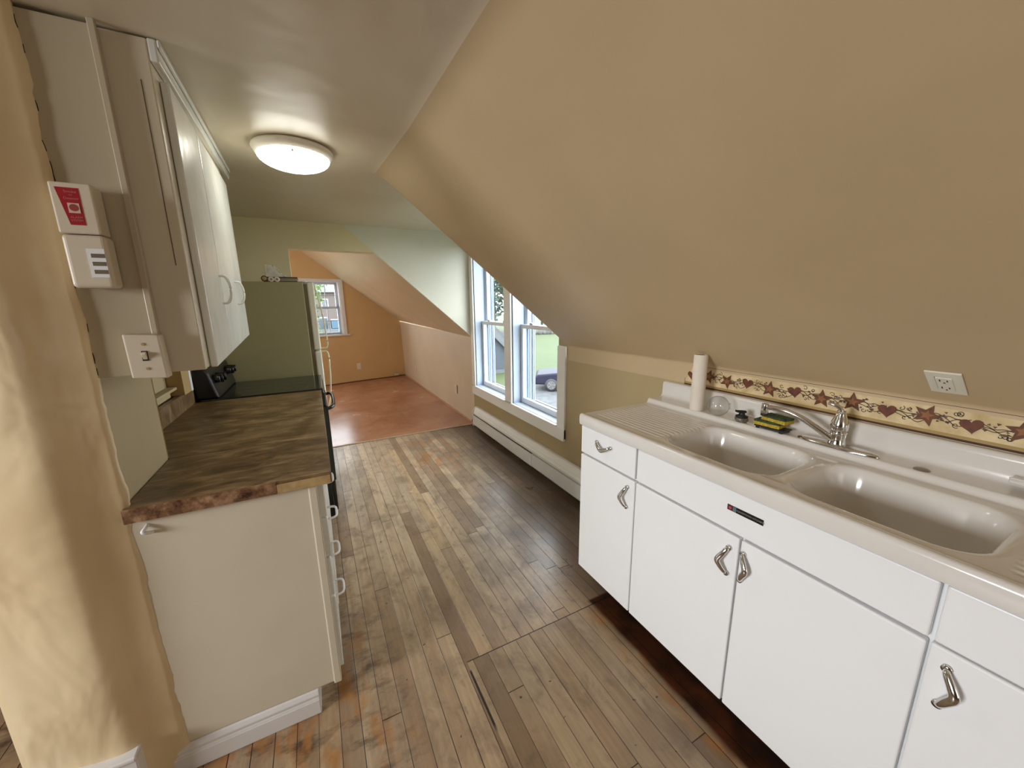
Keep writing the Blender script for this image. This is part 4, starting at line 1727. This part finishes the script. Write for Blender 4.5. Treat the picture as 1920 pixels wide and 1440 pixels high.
def car(name, x, y, rz, body, label, L=4.3, W=1.75, Hh=1.45, van=False, GZ=GZ):
    t = thing(name, (x, y, GZ), label, 'car' if not van else 'truck')
    t.rotation_euler.z = rz
    r = .32
    prof = [(-L / 2, .35), (-L / 2 + .02, .72), (-L / 2 + .15, .84), (-L * .24, .93), (-L * .10, Hh - .06), (L * .02, Hh), (L * .22, Hh - .03), (L * .36, .98), (L / 2 - .05, .90), (L / 2, .62), (L / 2 - .02, .32)] if not van else \
        [(-L / 2, .40), (-L / 2 + .02, .85), (-L * .26, 1.0), (-L * .17, Hh - .04), (L * .03, Hh), (L * .08, 1.02), (L / 2, 1.0), (L / 2, .42)]
    b = MB()
    b.smooth = False
    o = Vector((x, y, GZ))
    P = [o + Vector((p[0], -W / 2, p[1])) for p in prof]
    b.prism(P, (0, W, 0))
    bd_ = b.build('body', paint('car_paint', body, .5, .02, **{'Specular IOR Level': .15}), t, bevel=.09, seg=3)
    CG = paint('car_glass', (.02, .035, .045), .1)
    for s in (-1, 1):
        b = MB()
        if van:
            q = [(-L * .16, 1.05), (-L * .125, Hh - .13), (L * .02, Hh - .10), (L * .06, 1.05)]
        else:
            q = [(-L * .20, .96), (-L * .09, Hh - .12), (L * .20, Hh - .10), (L * .32, 1.0)]
        b.prism([o + Vector((p[0], s * (W / 2 - .004), p[1])) for p in q], (0, s * .012, 0))
        b.build('side_window', CG, t)
    for sx2 in (-L * .31, L * .30):
        for s in (-1, 1):
            b = MB()
            b.smooth = True
            yy0 = s * (W / 2 - .17)
            b.lathe([(.0, yy0), (r, yy0), (r + .01, yy0 + s * .03), (r + .01, yy0 + s * .15), (r - .02, yy0 + s * .185), (.21, yy0 + s * .19)], o + Vector((sx2, 0, r + .012)), 'y', 24, caps=False)
            wl = b.build('wheel', M['rubber'], t)
            b = MB()
            b.lathe([(.0, yy0 + s * .175), (.06, yy0 + s * .19), (.205, yy0 + s * .192), (.215, yy0 + s * .186)], o + Vector((sx2, 0, r + .012)), 'y', 20, caps=False)
            for k in range(5):
                a = k * 2 * PI / 5
                c_ = o + Vector((sx2 + .11 * math.cos(a), yy0 + s * .19, r + .012 + .11 * math.sin(a)))
                b.tube([c_ - Vector((.09 * math.cos(a), 0, .09 * math.sin(a))), c_ + Vector((.09 * math.cos(a), 0, .09 * math.sin(a)))], .025, 6)
            b.build('rim', paint('alloy_rim', (.10, .10, .105), .4, Metallic=.3), wl)
    return t


car('car', 11.5, 15.06, -.59, (.010, .012, .026), 'dark blue car parked on the driveway outside the right-hand window')
pk = car('pickup_truck', 1.2, 44.0, .0, (.10, .11, .115), 'white pickup truck parked outside the small end window', 4.8, 2.0, 2.2, True, GZ + .902)
b = MB()
b.box(1.65, 3.45, 43.05, 44.95, GZ + .902 + 1.025, GZ + .902 + 1.95)
o = b.build('cargo_cover', paint('light_blue_cover', (.04, .085, .13), .6), pk, bevel=.06)
o['label'] = 'light blue cover over the truck bed'
t = thing('house', (0, 79, GZ), 'pinkish house with grey roof far outside the small end window', 'house')
b = MB()
b.box(-9, 12, 74, 84, GZ, GZ + 6.6)
b.build('wall', paint('pink_siding', (.105, .082, .076), .8), t)
b = MB()
b.prism([(-9.5, 73.4, GZ + 6.5), (-9.5, 79, GZ + 9.8), (-9.5, 84.6, GZ + 6.5)], (22, 0, 0))
b.build('roof', paint('house_roof', (.09, .09, .095), .8), t)
for xx in (-5, -1.5, 1.6, 4.6):
    b = MB()
    b.box(xx, xx + 1.1, 73.9, 74.02, GZ + 3.9, GZ + 5.4)
    w = b.build('window', M['white'], t)
    b = MB()
    b.box(xx + .1, xx + 1.0, 73.86, 73.9, GZ + 4.0, GZ + 5.3)
    b.build('pane', paint('house_glass', (.05, .06, .07), .1), w)
